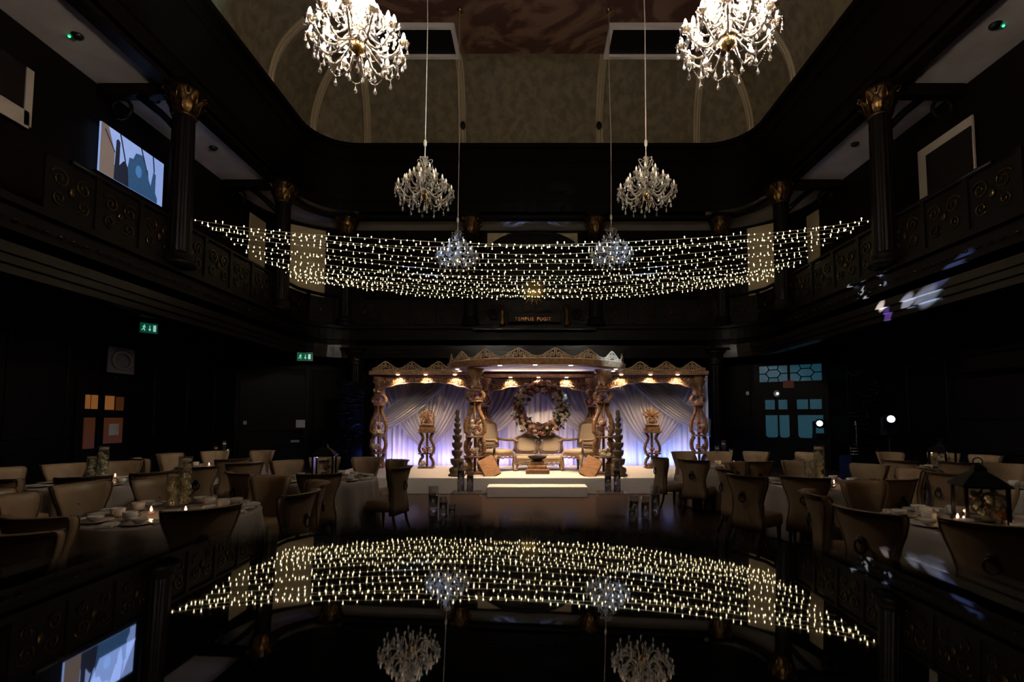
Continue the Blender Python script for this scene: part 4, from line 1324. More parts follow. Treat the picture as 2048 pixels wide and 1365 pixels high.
# ================================================================ CHANDELIERS
def chandelier_meshes():
    d = {}
    def arm(R0, dip, rise):
        mb = MB()
        pts = []
        for k in range(15):
            u = k / 14
            x = 0.06 + (R0 - 0.06) * (u ** 0.85)
            z = 0.05 * (1 - u) + rise * u ** 3 - dip * math.sin(PI * min(1, u * 1.02)) ** 1.2
            if u > 0.9:
                x = R0 - 0.0 * u
            pts.append((x, 0, z))
        mb.tube(pts, [0.016 + 0.005 * math.sin(k * 2.2) for k in range(15)], 7)
        return mb.mesh('arm', M['crystal'])
    d['armA'] = arm(0.60, 0.20, 0.03)
    d['armB'] = arm(0.44, 0.13, 0.03)
    d['armC'] = arm(0.24, 0.08, 0.03)
    mb = MB()
    n = 20
    mb.grid(lambda u, v: ((0.028 + 0.05 * v) * (1 + 0.10 * v * math.cos(u * 2 * PI * 8)) * math.cos(u * 2 * PI), (0.028 + 0.05 * v) * (1 + 0.10 * v * math.cos(u * 2 * PI * 8)) * math.sin(u * 2 * PI), -0.01 + 0.035 * v * v), 32, 4, cu=True)
    mb.lathe([(0.03, -0.02), (0.03, 0.0), (0.014, 0.01)], 10)
    d['pan'] = mb.mesh('drip_pan', M['crystal'])
    d['candle'] = MB().lathe([(0.017, 0.0), (0.017, 0.055), (0.021, 0.06)], 10).mesh('candle_tube', M['wax'])
    fl = MB().lathe([(0.012, 0.0), (0.021, 0.022), (0.022, 0.035), (0.014, 0.065), (0.004, 0.092)], 10)
    d['on'] = fl.mesh('bulb', M['bulb_on'])
    d['off'] = fl.mesh('bulb', M['bulb_off'])
    mb = MB()
    mb.lathe([(0.002, 0.0), (0.008, -0.008), (0.002, -0.016)], 6)
    mb.lathe([(0.002, -0.017), (0.008, -0.025), (0.002, -0.033)], 6)
    mb.lathe([(0.002, -0.036), (0.008, -0.055), (0.022, -0.095), (0.018, -0.115), (0.002, -0.128)], 8)
    d['drop'] = mb.mesh('pendant', M['pendant'], False)
    def swag(R0, a, z, sag):
        mb = MB()
        for k in range(17):
            u = k / 16
            an = -a / 2 + a * u
            rr = R0 * (1 - 0.05 * math.sin(PI * u))
            mb.ell((rr * math.cos(an), rr * math.sin(an), z - sag * math.sin(PI * u)), 0.0085, 6, 4)
        return mb.mesh('bead_swag', M['pendant'], False)
    d['swag'] = swag(0.56, 2 * PI / 12, -0.06, 0.15)
    d['swagB'] = swag(0.42, 2 * PI / 10, -0.04, 0.10)
    mb = MB()
    mb.lathe([(0.03, 0.86), (0.075, 0.84), (0.05, 0.80), (0.035, 0.76), (0.06, 0.70), (0.03, 0.66), (0.045, 0.55), (0.09, 0.46), (0.05, 0.40), (0.03, 0.34), (0.065, 0.24), (0.045, 0.14), (0.10, 0.09), (0.13, 0.05), (0.06, 0.02)], 16)
    d['stem'] = mb.mesh('stem', M['crystal'])
    d['hub'] = MB().lathe([(0.06, 0.03), (0.10, 0.0), (0.105, -0.04), (0.085, -0.09), (0.04, -0.12), (0.02, -0.16), (0.005, -0.17)], 18).mesh('hub', M['brass'])
    mb = MB()
    mb.tube([(0.04 + 0.13 * math.sin(k * PI / 10), 0, 0.52 + 0.23 * math.sin(k * PI / 14)) for k in range(13)], 0.011, 6)
    d['hook'] = mb.mesh('top_curl', M['crystal'])
    return d
CM = chandelier_meshes()
def chandelier(px, py_hub, Y, lit, label, s=1.0):
    p = at(px, py_hub, Y)
    t = thing('chandelier', label, 'chandelier', p, RND.uniform(0, 0.5), 'ballroom chandeliers')
    t.scale = (s, s, s)
    put('stem', CM['stem'], t)
    put('hub', CM['hub'], t)
    put('hub_drop', CM['drop'], t, (0, 0, -0.19), None, 1.6)
    for tier, (n, z, am, R0, off) in enumerate(((12, 0.02, 'armA', 0.60, 0.0), (10, 0.20, 'armB', 0.44, 0.3), (6, 0.42, 'armC', 0.24, 0.1))):
        for k in range(n):
            a = off + 2 * PI * k / n
            arm = put('arm', CM[am], t, (0, 0, z), (0, 0, a))
            put('drip_pan', CM['pan'], arm, (R0, 0, 0.04))
            put('candle_tube', CM['candle'], arm, (R0, 0, 0.05))
            put('bulb', CM['on' if lit else 'off'], arm, (R0, 0, 0.108))
            nd = 4 if tier == 0 else 3
            for j in range(nd):
                b = 2 * PI * (j + 0.5) / nd
                put('pendant', CM['drop'], arm, (R0 + 0.07 * math.cos(b), 0.07 * math.sin(b), 0.045), (0, 0, b), RND.uniform(0.8, 1.15))
            if tier == 0:
                put('pendant', CM['drop'], arm, (0.34, 0, -0.17), None, 1.25)
    for k in range(12):
        a = 2 * PI * (k + 0.5) / 12
        put('bead_swag', CM['swag'], t, (0, 0, 0.02), (0, 0, a))
        put('swag_drop', CM['drop'], t, (0.53 * math.cos(a), 0.53 * math.sin(a), -0.19), None, 1.2)
    for k in range(10):
        put('bead_swag', CM['swagB'], t, (0, 0, 0.2), (0, 0, 0.3 + 2 * PI * (k + 0.5) / 10))
    for k in range(6):
        put('top_curl', CM['hook'], t, (0, 0, 0.05), (0, 0, 2 * PI * k / 6))
        put('pendant', CM['drop'], t, (0.17 * math.cos(2 * PI * k / 6), 0.17 * math.sin(2 * PI * k / 6), 0.70), None, 1.0)
    top = (ZCEIL - p.z) / s
    c = MB()
    c.tube([(0, 0, 0.86), (0.02, 0, 0.86 + (top - 0.86) * 0.4), (-0.02, 0, 0.86 + (top - 0.86) * 0.7), (0, 0, top)], 0.011, 6)
    c.build('cord', M['cord'], t)
    MB().lathe([(0.008, 1.10), (0.035, 1.13), (0.038, 1.20), (0.03, 1.24), (0.008, 1.27)], 10).build('cord_coupler', M['cord'], t)
    MB().lathe([(0.10, top - 0.04), (0.10, top - 0.02), (0.02, top)], 12).build('ceiling_rose', M['brass'], t)
    return t
chandelier(715, 90, 5.95, True, 'brightly lit white crystal chandelier, the left one closest to the camera', 0.93)
chandelier(1456, 80, 5.95, True, 'brightly lit white crystal chandelier, the right one closest to the camera', 0.93)
chandelier(849, 388, 10.1, False, 'unlit amber crystal chandelier on the left above the fairy lights', 0.92)
chandelier(1293, 388, 10.1, False, 'unlit amber crystal chandelier on the right above the fairy lights', 0.92)
chandelier(915, 518, 14.7, False, 'small far unlit chandelier seen through the fairy lights on the left')
chandelier(1223, 512, 14.7, False, 'small far unlit chandelier seen through the fairy lights on the right')

# ================================================================ FAIRY LIGHTS
YS = [11.2, 11.5, 11.85, 12.35, 12.75, 13.3, 13.75, 14.05, 14.4, 14.75, 15.1, 15.45, 15.75, 16.05, 16.3]
NS = len(YS)
ORD = ['topmost', 'second', 'third', 'fourth', 'fifth', 'sixth', 'seventh', 'eighth', 'ninth', 'tenth', 'eleventh', 'twelfth', 'thirteenth', 'fourteenth', 'lowest']
fr = random.Random(21)
for i, Y in enumerate(YS):
    xe = XS - 0.06 if Y < YB - 1.5 else XS - 0.3
    ze = CH + 4.61 + fr.uniform(-0.04, 0.04)
    sag = fr.uniform(0.53, 0.60)
    wob = [fr.uniform(-0.03, 0.03) for _ in range(3)]
    lab = 'warm fairy light string across the hall, %s in view' % (ORD[i] if i in (0, NS - 1) else ORD[i] + ' from the top')
    t = thing('fairy_light_string', lab, 'fairy lights', (0, Y, ze), 0, 'fairy light strings across the hall')
    def sp(u):
        x = -xe + 2 * xe * u
        return Vector((x, wob[0] * math.sin(u * 9) * 2, -sag * (1 - (2 * u - 1) ** 2) + wob[1] * math.sin(u * PI * 3) + wob[2] * math.sin(u * PI * 5)))
    w = MB()
    w.tube([sp(k / 40) for k in range(41)], 0.006, 4)
    w.build('wire', M['wire'], t)
    b = MB()
    n = 96
    ph = fr.uniform(0, 0.6)
    for k in range(n):
        u = (k + ph + fr.uniform(-0.15, 0.15)) / n
        if not 0.004 < u < 0.996:
            continue
        p = sp(u)
        dz_ = fr.choice((-1, -1, -1, 1, 0)) * fr.uniform(0.02, 0.075)
        rr = fr.uniform(0.0105, 0.015)
        z0, z1 = p.z + dz_ - rr * 1.3, p.z + dz_ + rr * 1.3
        b.lathe([(0.003, z0), (rr, z0 + rr * 0.8), (rr * 0.9, z1 - rr * 0.8), (0.003, z1)], 6, (p.x, p.y, 0), cap=False)
        if abs(dz_) > 0.01:
            b.tube([(p.x, p.y, p.z), (p.x, p.y, p.z + dz_)], 0.003, 3, cap=False)
    b.build('bulbs', M['fairy'], t, kind='stuff')

# ================================================================ FOREGROUND MIRROR STAND (ADDED)
t = thing('added_mirror_stand', 'added round black mirror on a stand reflecting the fairy lights', 'table', (0, 0.09, 0))  # made-up stand, put under the lens to give the reflection
top = MB().lathe([(0.30, -0.025), (0.31, -0.018), (0.31, -0.006), (0.304, 0.0)], 96).build('mirror_top', M['mirror'], t, smooth=False)
top.location = (0, 0, CH - 0.08)
top.rotation_euler = (rad(0.45), rad(1.22), 0)
MB().lathe([(0.2, 0), (0.2, 0.02), (0.05, 0.05), (0.035, 0.1), (0.035, 1.5), (0.12, 1.588)], 24).build('column', M['black'], t)

# ================================================================ STAGE-FRONT CANDLE VASES
def floor_vase(p, r, h, label, wax=0.35, group='floating candle cylinders'):
    t = thing('candle_cylinder', label, 'vase', p, 0, group)
    MB().lathe([(r, 0.0), (r, h), (r * 0.93, h), (r * 0.93, 0.02), (0.001, 0.02)], 22, cap=False).lathe([(0.001, 0.0), (r, 0.0)], 22, cap=False).build('glass', M['vaseglass'], t)
    MB().lathe([(0.001, 0.022), (r * 0.9, 0.022), (r * 0.9, h * 0.7), (0.001, h * 0.7)], 18, cap=False).build('water', M['water'], t)
    MB().lathe([(r * 0.5, h * 0.68), (r * 0.8, h * 0.72), (r * 0.8, h * 0.76), (r * 0.1, h * 0.77)], 14).build('floating_candle', M['wax'], t)
    MB().ell((0, 0, h * 0.80), (0.006, 0.006, 0.015), 6, 4).build('wick', M['black'], t)
for px, w in ((932, 'left'), (1224, 'right')):
    p = at(px, 985, 8.8)
    t = thing('acrylic_plinth', 'clear acrylic plinth under the tall candle cylinders on the %s of the step' % w, 'plinth', (p.x, 8.85, 0), 0, 'clear plinths')
    hh = atz(px, 985, 0.44).z
    MB().box((0, 0, 0.22), (0.50, 0.42, 0.44)).build('block', M['acrylic'], t, smooth=False)
    for ddx, rr, h2, nm in ((-0.09, 0.062, 0.52, 'taller'), (0.07, 0.058, 0.40, 'shorter')):
        d2 = -ddx if w == 'right' else ddx
        floor_vase((p.x + d2, 8.8, 0.441), rr, h2, '%s glass candle cylinder on the clear plinth, %s of the step' % (nm, w))
for px, top, Y, r, lab in ((867, 973, 8.9, 0.085, 'widest floor candle cylinder left of the step'), (887, 992, 8.7, 0.075, 'middle floor candle cylinder left of the step'), (904, 1008, 8.5, 0.06, 'shortest floor candle cylinder left of the step'),
                           (1310, 972, 8.9, 0.08, 'tallest floor candle cylinder right of the step'), (1290, 993, 8.7, 0.07, 'middle floor candle cylinder right of the step'), (1267, 990, 8.9, 0.085, 'widest floor candle cylinder right of the step'), (1264, 1012, 8.4, 0.06, 'shortest floor candle cylinder right of the step')):
    p = at(px, top, Y)
    floor_vase((p.x, Y, 0), r, max(0.12, p.z), lab)
# ================================================================ GUEST TABLES AND CHAIRS
def chair_proto():
    t = thing('dining_chair', 'x', 'chair', (0, 0, 0), 0, 'taupe leather dining chairs')
    # local: faces +y
    rows = [(0.27, 0.225, -0.205, 0.0), (0.40, 0.225, -0.215, 0.02), (0.52, 0.200, -0.225, 0.04), (0.62, 0.190, -0.235, 0.055), (0.72, 0.215, -0.25, 0.075), (0.81, 0.250, -0.27, 0.095), (0.89, 0.272, -0.288, 0.105), (0.945, 0.280, -0.302, 0.11), (0.975, 0.281, -0.318, 0.11), (0.98, 0.280, -0.335, 0.11)]
    th = [0.07, 0.07, 0.07, 0.07, 0.07, 0.072, 0.075, 0.078, 0.07, 0.03]
    mb = MB()
    nu = 11
    def pt(j, i, front):
        z, hw, yb, wf = rows[j]
        u = -1 + 2 * i / (nu - 1)
        y = yb + wf * abs(u) ** 2.3
        if front:
            dim = 0.0
            if abs(u) < 0.12 and j in (4, 5):
                dim = 0.012
            return (hw * u * 0.985, y + th[j] - dim, z)
        return (hw * u, y - (0.015 if j == len(rows) - 1 else 0.0), z)
    vs, fs = [], []
    for j in range(len(rows)):
        vs += [pt(j, i, True) for i in range(nu)] + [pt(j, i, False) for i in range(nu - 1, -1, -1)]
    w = 2 * nu
    for j in range(len(rows) - 1):
        for i in range(w):
            k = (i + 1) % w
            fs.append((j * w + i, (j + 1) * w + i, (j + 1) * w + k, j * w + k))
    fs.append(tuple(range(w)))
    fs.append(tuple((len(rows) - 1) * w + i for i in range(w - 1, -1, -1)))
    mb.add(vs, fs)
    back = mb.build('backrest', M['leather'], t)
    pp = MB()
    for e in (0, nu - 1):
        pp.tube([Vector(pt(j, e, False)) + Vector((0, -0.004, 0)) for j in range(len(rows))], 0.007, 5)
        pp.tube([Vector(pt(j, e, True)) + Vector((0, 0.004, 0)) for j in range(len(rows))], 0.006, 5)
    pp.tube([Vector(pt(8, i, False)) + Vector((0, -0.006, -0.015)) for i in range(nu)], 0.006, 5)
    pp.build('piping', M['piping'], back)
    MB().ell((0, -0.196, 0.755), (0.015, 0.009, 0.015), 8, 5).build('button', M['leather'], back)
    sm_ = MB()
    sm_.ell((0, 0.065, 0.40), (0.24, 0.235, 0.09), 24, 8, 0.35)
    sm_.build('seat', M['leather'], t)
    for sx in (-1, 1):
        MB().tube([(sx * 0.19, 0.21, 0.33), (sx * 0.195, 0.215, 0.0)], [0.028, 0.017], 6).build('leg', M['leg'], t)
        MB().tube([(sx * 0.18, -0.17, 0.30), (sx * 0.185, -0.20, 0.15), (sx * 0.19, -0.26, 0.0)], [0.028, 0.022, 0.017], 6).build('leg', M['leg'], t)
    kn = MB()
    kn.M = T(0, -0.262, 0.745, rx=PI / 2)
    kn.lathe([(0.001, 0.0), (0.034, 0.0), (0.036, 0.008), (0.02, 0.016), (0.001, 0.02)], 12, cap=False)
    kn.M = T(0, -0.262, 0.69)
    kn.tube([(0.046 * math.cos(k * PI / 9), -0.012, 0.052 * math.sin(k * PI / 9)) for k in range(18)], 0.010, 6, closed=True)
    kn.build('ring_knocker', M['bronze'], t)
    return t
CHAIR = chair_proto()
_first = [True]
def chair(x, y, face, label):
    rz = math.atan2(-face[0], face[1])
    if _first[0]:
        CHAIR.location = (x, y, 0)
        CHAIR.rotation_euler = (0, 0, rz)
        CHAIR['label'] = label
        _first[0] = False
        return CHAIR
    return dup(CHAIR, (x, y, 0), rz, label)

# ---- tableware meshes (each item is a thing of its own)
PLATE = MB().lathe([(0.001, 0.004), (0.085, 0.004), (0.135, 0.018), (0.138, 0.022), (0.09, 0.010), (0.001, 0.009)], 28, cap=False).mesh('plate', M['china'])
SAUCER = MB().lathe([(0.001, 0.003), (0.055, 0.003), (0.092, 0.014), (0.094, 0.017), (0.056, 0.008), (0.001, 0.007)], 24, cap=False).mesh('saucer', M['china'])
CUP = MB().lathe([(0.036, 0.0), (0.042, 0.004), (0.055, 0.02), (0.060, 0.075), (0.056, 0.075), (0.050, 0.03), (0.001, 0.012)], 22, cap=False).mesh('cup_body', M['china'])
HANDLE = MB().tube([(0.057, 0, 0.06), (0.082, 0, 0.058), (0.084, 0, 0.035), (0.056, 0, 0.025)], 0.005, 6).mesh('handle', M['china'])
NAP = MB().box((0, 0, 0.007), (0.11, 0.19, 0.014)).box((0.004, 0.0, 0.018), (0.10, 0.17, 0.008)).mesh('napkin', M['linen'], False)
BOWL = MB().lathe([(0.025, 0.0), (0.03, 0.004), (0.06, 0.03), (0.066, 0.05), (0.062, 0.05), (0.05, 0.02), (0.001, 0.01)], 24, cap=False).mesh('bowl_body', M['china'])
KNIFE = MB().box((0, 0.03, 0.003), (0.016, 0.12, 0.003)).box((0, -0.07, 0.004), (0.012, 0.09, 0.006)).mesh('knife', M['cutlery'], False)
FORK = MB().box((0, -0.04, 0.003), (0.010, 0.13, 0.004)).box((0, 0.045, 0.003), (0.024, 0.03, 0.003)).box((-0.008, 0.08, 0.004), (0.004, 0.045, 0.003)).box((0, 0.08, 0.004), (0.004, 0.045, 0.003)).box((0.008, 0.08, 0.004), (0.004, 0.045, 0.003)).mesh('fork', M['cutlery'], False)
TZ = 0.762
def solo(name, me, loc, rz, label, cat, group):
    return tag(put(name, me, None, loc, (0, 0, rz)), label, cat, group)
def teacup(loc, rz, label):
    t = tag(put('teacup', CUP, None, loc, (0, 0, rz)), label, 'cup', 'white teacups')
    put('handle', HANDLE, t)
def setting(cx, cy, a, where, items, R=0.62):
    """place setting at angle a of a table centred on cx,cy; a points from the table centre to the guest"""
    ux, uy = math.cos(a), math.sin(a)
    tx, ty = -uy, ux
    rz = a + PI / 2
    def P(r, s, z):
        return (cx + ux * r + tx * s, cy + uy * r + ty * s, TZ + z)
    if 'p' in items:
        solo('plate', PLATE, P(R, 0, 0.001), rz, 'white dinner plate, ' + where, 'plate', 'white dinner plates')
    if 'b' in items:
        t = solo('soup_bowl', BOWL, P(R, 0.0, 0.012), rz, 'white soup bowl on its plate, ' + where, 'bowl', 'white soup bowls')
    if 'c' in items:
        solo('saucer', SAUCER, P(R - 0.21, 0.155, 0.001), rz, 'white saucer under a cup, ' + where, 'saucer', 'white saucers')
        teacup(P(R - 0.21, 0.155, 0.009), rz + RND.uniform(-1, 1), 'white teacup, ' + where)
    if 'n' in items:
        solo('napkin', NAP, P(R + 0.03, -0.22, 0.001), rz + 0.15, 'folded white napkin, ' + where, 'napkin', 'folded white napkins')
    if 'k' in items:
        solo('knife', KNIFE, P(R, 0.165, 0.001), rz, 'steel knife, ' + where, 'knife', 'steel table knives')
        solo('fork', FORK, P(R, -0.145, 0.001), rz + PI, 'steel fork, ' + where, 'fork', 'steel table forks')

def table(cx, cy, label, seed, R=0.80, n=10):
    r = random.Random(seed)
    t = thing('banquet_table', label, 'table', (cx, cy, 0), 0, 'round banquet tables')
    ph = [r.uniform(0, 6.28) for _ in range(4)]
    rows = [(0.0, TZ), (R * 0.5, TZ), (R * 0.93, TZ), (R * 0.985, TZ - 0.004), (R, TZ - 0.02), (R + 0.006, TZ - 0.10), (R + 0.012, 0.5), (R + 0.03, 0.25), (R + 0.05, 0.02)]
    mb = MB()
    nu = 120
    def fn(u, v):
        j = int(round(v * (len(rows) - 1)))
        rr, z = rows[j]
        a = 2 * PI * u
        k = max(0.0, (TZ - 0.02 - z) / TZ)
        f = (math.sin(a * 13 + ph[0]) + 0.6 * math.sin(a * 21 + ph[1]) + 0.5 * math.sin(a * 7 + ph[2]))
        return ((rr + 0.042 * f * k ** 0.6) * math.cos(a), (rr + 0.042 * f * k ** 0.6) * math.sin(a), z)
    mb.grid(fn, nu, len(rows), cu=True)
    mb.build('tablecloth', M['cloth'], t)
    MB().lathe([(R - 0.03, TZ - 0.03), (R - 0.02, TZ - 0.02), (R - 0.03, TZ - 0.008)], 40).build('table_board', M['darkwood'], t)
    MB().lathe([(0.3, 0.0), (0.3, 0.04), (0.06, 0.08), (0.06, TZ - 0.03)], 16).build('pedestal', M['leg'], t)
    return t

def flower_vase(x, y, h, label, r=0.062, z=TZ + 0.001):
    t = thing('cylinder_vase', label, 'vase', (x, y, z), 0, 'flower filled cylinder vases')
    MB().lathe([(r, 0.0), (r, h), (r * 0.93, h), (r * 0.93, 0.025), (0.001, 0.025)], 22, cap=False).lathe([(0.001, 0.0), (r, 0.0)], 22, cap=False).build('glass', M['glass'], t)
    k = 0
    zz = 0.06
    while zz < h * 0.86:
        put('bloom', RND.choice(LILY), t, (RND.uniform(-0.018, 0.018), RND.uniform(-0.018, 0.018), zz), (RND.uniform(0.5, 2.2), 0, RND.uniform(0, 6)), r * 0.92)
        zz += 0.052
        k += 1
    MB().lathe([(r * 0.4, h * 0.88), (r * 0.85, h * 0.91), (r * 0.85, h * 0.95), (0.004, h * 0.97)], 14).build('floating_candle', M['wax'], t)
def tealight(x, y, label, tall=0.075):
    t = thing('tealight', label, 'candle', (x, y, TZ + 0.001), 0, 'lit tealights')
    MB().lathe([(0.026, 0.0), (0.032, 0.01), (0.036, tall), (0.033, tall), (0.028, 0.015), (0.001, 0.012)], 16, cap=False).build('holder', M['glass'], t)
    MB().lathe([(0.027, 0.014), (0.029, 0.03), (0.001, 0.032)], 14, cap=False).build('wax', M['candleglass'], t)
    MB().lathe([(0.002, 0.032), (0.011, 0.044), (0.009, 0.058), (0.001, 0.082)], 10).build('flame', M['flame'], t)
    lamp('POINT', (x, y, TZ + 0.11), 0.35, (1.0, 0.55, 0.28), size=0.012)
def lantern(x, y, rz, s, label):
    t = thing('lantern', label, 'lantern', (x, y, TZ + 0.001), rz, 'black metal lanterns')
    m = M['black']
    w, h = 0.145 * s, 0.33 * s
    MB().box((0, 0, 0.012), (2 * w + 0.04, 2 * w + 0.04, 0.024)).build('base_plate', m, t, smooth=False)
    for sx in (-1, 1):
        for sy in (-1, 1):
            MB().box((sx * w, sy * w, h / 2), (0.026, 0.026, h)).build('post', m, t, smooth=False)
    MB().box((0, -w, h), (2 * w, 0.02, 0.02)).box((0, w, h), (2 * w, 0.02, 0.02)).box((-w, 0, h), (0.02, 2 * w, 0.02)).box((w, 0, h), (0.02, 2 * w, 0.02)).build('top_frame', m, t, smooth=False)
    q = MB()
    q.M = T(0, 0, 0, rz=PI / 4)
    q.lathe([(w * 1.72, h), (w * 1.72, h + 0.012), (w * 0.95, h + 0.09 * s), (w * 0.45, h + 0.13 * s), (w * 0.45, h + 0.16 * s), (w * 0.2, h + 0.19 * s)], 4)
    q.build('roof', m, t, smooth=False)
    MB().tube([(0.035 * math.cos(k * PI / 8), 0, h + 0.215 * s + 0.035 * math.sin(k * PI / 8)) for k in range(16)], 0.006, 5, closed=True).build('carry_ring', m, t)
    for k in range(4):
        g = MB().box((0, 0, h / 2 + 0.01), (2 * w - 0.02, 0.003, h - 0.03)).build('glass_pane', M['glass'], t, smooth=False)
        g.location = (w * math.cos(k * PI / 2), w * math.sin(k * PI / 2), 0)
        g.rotation_euler = (0, 0, k * PI / 2 + PI / 2)
    return t
def posy(x, y, label, n, s, spread, kinds, tall=0.16):
    t = thing('flower_arrangement', label, 'flowers', (x, y, TZ + 0.027), 0, 'lantern posies')
    MB().lathe([(0.04, 0.0), (0.05, 0.02), (0.045, 0.05), (0.03, 0.055)], 12).build('moss_base', M['leaf'], t)
    for k in range(n):
        p = (RND.uniform(-spread, spread), RND.uniform(-spread, spread), 0.05 + RND.uniform(0, tall))
        put('flower_head', RND.choice(ROSE[RND.choice(kinds)]), t, p, (RND.uniform(0.4, 1.5), 0, RND.uniform(-1.2, 1.2)), s * RND.uniform(0.75, 1.15))
    for k in range(n):
        put('leaf', LEAF, t, (RND.uniform(-spread, spread), RND.uniform(-spread, spread), 0.03 + RND.uniform(0, tall)), (RND.uniform(-0.8, 0.8), RND.uniform(-0.8, 0.8), RND.uniform(0, 6)), 0.09)

# ---- the tables: centre, name, label
TAB = {
    'A': (-3.65, 5.15, 'front paired vase table', 'round cloth covered table with paired vases, nearest the camera on the left'),
    'B': (-6.5, 7.55, 'amber door vase table', 'round cloth covered table with paired vases by the amber lit door'),
    'C': (-6.45, 10.45, 'dark bottle table', 'round cloth covered table with dark goblets, far left back'),
    'D': (-3.3, 8.05, 'left lantern table', 'round cloth covered table with a lantern, left of the stage'),
    'E': (3.8, 10.1, 'stage side table', 'round cloth covered table with goblets, right beside the stage'),
    'G': (4.1, 4.6, 'front lantern table', 'round cloth covered table with a large lantern, nearest the camera on the right'),
    'H': (4.25, 7.5, 'single vase table', 'round cloth covered table with a tall vase in front of the teal door'),
    'I': (7.9, 9.8, 'far lantern table', 'round cloth covered table with a lantern, far right back'),
    'J': (7.2, 7.0, 'right edge table', 'round cloth covered table cut by the right edge'),
}
for i, (k, (x, y, nm, lab)) in enumerate(TAB.items()):
    table(x, y, lab, 30 + i)

# ---- chairs: (pixel x, pixel y of the top edge, table, how to find it)
CH_LIST = [
    ('A', 117, 1028, 'seen from behind, closest to the camera at the front paired vase table'),
    ('A', 10, 1064, 'cut by the left edge, lowest chair on the left'),
    ('A', 405, 1016, 'back turned, right in front of the paired vases'),
    ('A', 562, 985, 'angled back beside the knocker chair of the left lantern table'),
    ('A', 592, 968, 'half hidden behind the angled chair of the front paired vase table'),
    ('A', 500, 960, 'facing the camera behind the front paired vase table, right one'),
    ('A', 305, 962, 'pale face half hidden behind the front paired vases'),
    ('A', 161, 968, 'facing the camera with a button, left of the front paired vases'),
    ('A', 44, 988, 'side on, left end of the front paired vase table'),
    ('A', -2, 985, 'cut by the left edge, side on behind the lowest chair'),
    ('B', 42, 953, 'back turned at the left of the amber door vase table'),
    ('B', 178, 948, 'back turned in front of the amber door vases'),
    ('B', 276, 942, 'back turned with ring, right of the amber door vase table'),
    ('B', 138, 930, 'facing the camera left of the amber door vases'),
    ('B', 231, 927, 'facing the camera right of the amber door vases'),
    ('B', -4, 937, 'cut by the left edge at the amber door vase table'),
    ('C', 431, 904, 'facing the camera behind the dark goblets'),
    ('C', 505, 904, 'facing the camera right of the dark goblets'),
    ('C', 342, 908, 'facing the camera left of the dark goblets'),
    ('C', 294, 917, 'dark back at the left end of the dark bottle table'),
    ('C', 466, 919, 'back turned at the right of the dark bottle table'),
    ('C', 492, 927, 'angled inward at the right end of the dark bottle table'),
    ('C', 393, 935, 'back turned in front of the dark bottle table'),
    ('D', 643, 942, 'back turned with ring in front of the left lantern'),
    ('D', 512, 943, 'back turned at the left front of the left lantern table'),
    ('D', 571, 922, 'facing the camera left of the left lantern'),
    ('D', 650, 915, 'facing the camera behind the left lantern'),
    ('D', 738, 915, 'facing the camera beside the outer left canopy pillar'),
    ('D', 766, 934, 'side on with ring at the stage end of the left lantern table'),
    ('D', 793, 921, 'dark side on, last before the white stage'),
    ('E', 1326, 914, 'angled with ring, first right of the white stage'),
    ('E', 1371, 903, 'facing the camera before the outer right canopy pillar'),
    ('E', 1403, 918, 'back turned with ring before the stage side table'),
    ('E', 1432, 904, 'pale face behind the goblets of the stage side table'),
    ('E', 1515, 904, 'pale face under the teal windowed door'),
    ('E', 1500, 922, 'back turned at the right of the stage side table'),
    ('H', 1440, 938, 'side on with ring, left end of the single vase table'),
    ('H', 1485, 952, 'back turned with ring at the left front of the single vase table'),
    ('H', 1605, 955, 'wide back directly before the single tall vase'),
    ('H', 1540, 930, 'gold lit face behind the left of the single vase table'),
    ('H', 1608, 927, 'pale face directly behind the single tall vase'),
    ('H', 1765, 955, 'back turned at the right front of the single vase table'),
    ('H', 1728, 932, 'gold lit face at the right of the single vase table'),
    ('H', 1790, 938, 'side lit at the far right of the single vase table'),
    ('G', 1945, 1045, 'largest back with ring at the front lantern table'),
    ('G', 1742, 1024, 'angled back left of the front lantern table'),
    ('G', 1765, 970, 'facing the camera with button behind the front lantern table'),
    ('G', 1968, 971, 'face seen through the front lantern glass'),
    ('G', 1632, 986, 'side on with curled top before the single vase table cloth'),
    ('I', 1783, 906, 'facing the camera left of the far lantern'),
    ('I', 1894, 907, 'pale face behind the far lantern'),
    ('I', 1793, 922, 'back turned at the left of the far lantern table'),
    ('I', 1917, 925, 'broad back before the far lantern'),
    ('I', 2004, 911, 'facing the camera right of the far lantern'),
    ('J', 1868, 945, 'seen edge on between the far lantern table and front lantern'),
    ('J', 2025, 932, 'facing the camera at the right edge table'),
    ('J', 1948, 940, 'angled behind the roof of the front lantern'),
    ('E', 1622, 906, 'small pale face left of the tall single vase, farthest back'),
    ('E', 1586, 920, 'dark back between the stage side table and the single vase'),
]
POS = []
for tk, px, py, lab in CH_LIST:
    p = atz(px, py, 0.975)
    cx, cy = TAB[tk][:2]
    L = math.hypot(cx - p.x, cy - p.y)
    # p is the top of the back, which leans 0.3 m behind the seat centre
    POS.append([p.x + (cx - p.x) / L * 0.28, p.y + (cy - p.y) / L * 0.28])
for _ in range(60):            # nudge chairs clear of the cloths and of one another
    for i, a in enumerate(POS):
        for k, (cx, cy, _n, _l) in TAB.items():
            dx, dy = a[0] - cx, a[1] - cy
            L = math.hypot(dx, dy)
            if L < 1.15:
                a[0] += dx / L * (1.15 - L)
                a[1] += dy / L * (1.15 - L)
        for b in POS[:i]:
            dx, dy = a[0] - b[0], a[1] - b[1]
            L = math.hypot(dx, dy) or 0.01
            if L < 0.64:
                q = (0.64 - L) / 2 / L
                a[0] += dx * q
                a[1] += dy * q
                b[0] -= dx * q
                b[1] -= dy * q
        a[0] = min(9.05, a[0])
        if -5.4 < a[0] < 5.6:
            a[1] = min(11.2, a[1])
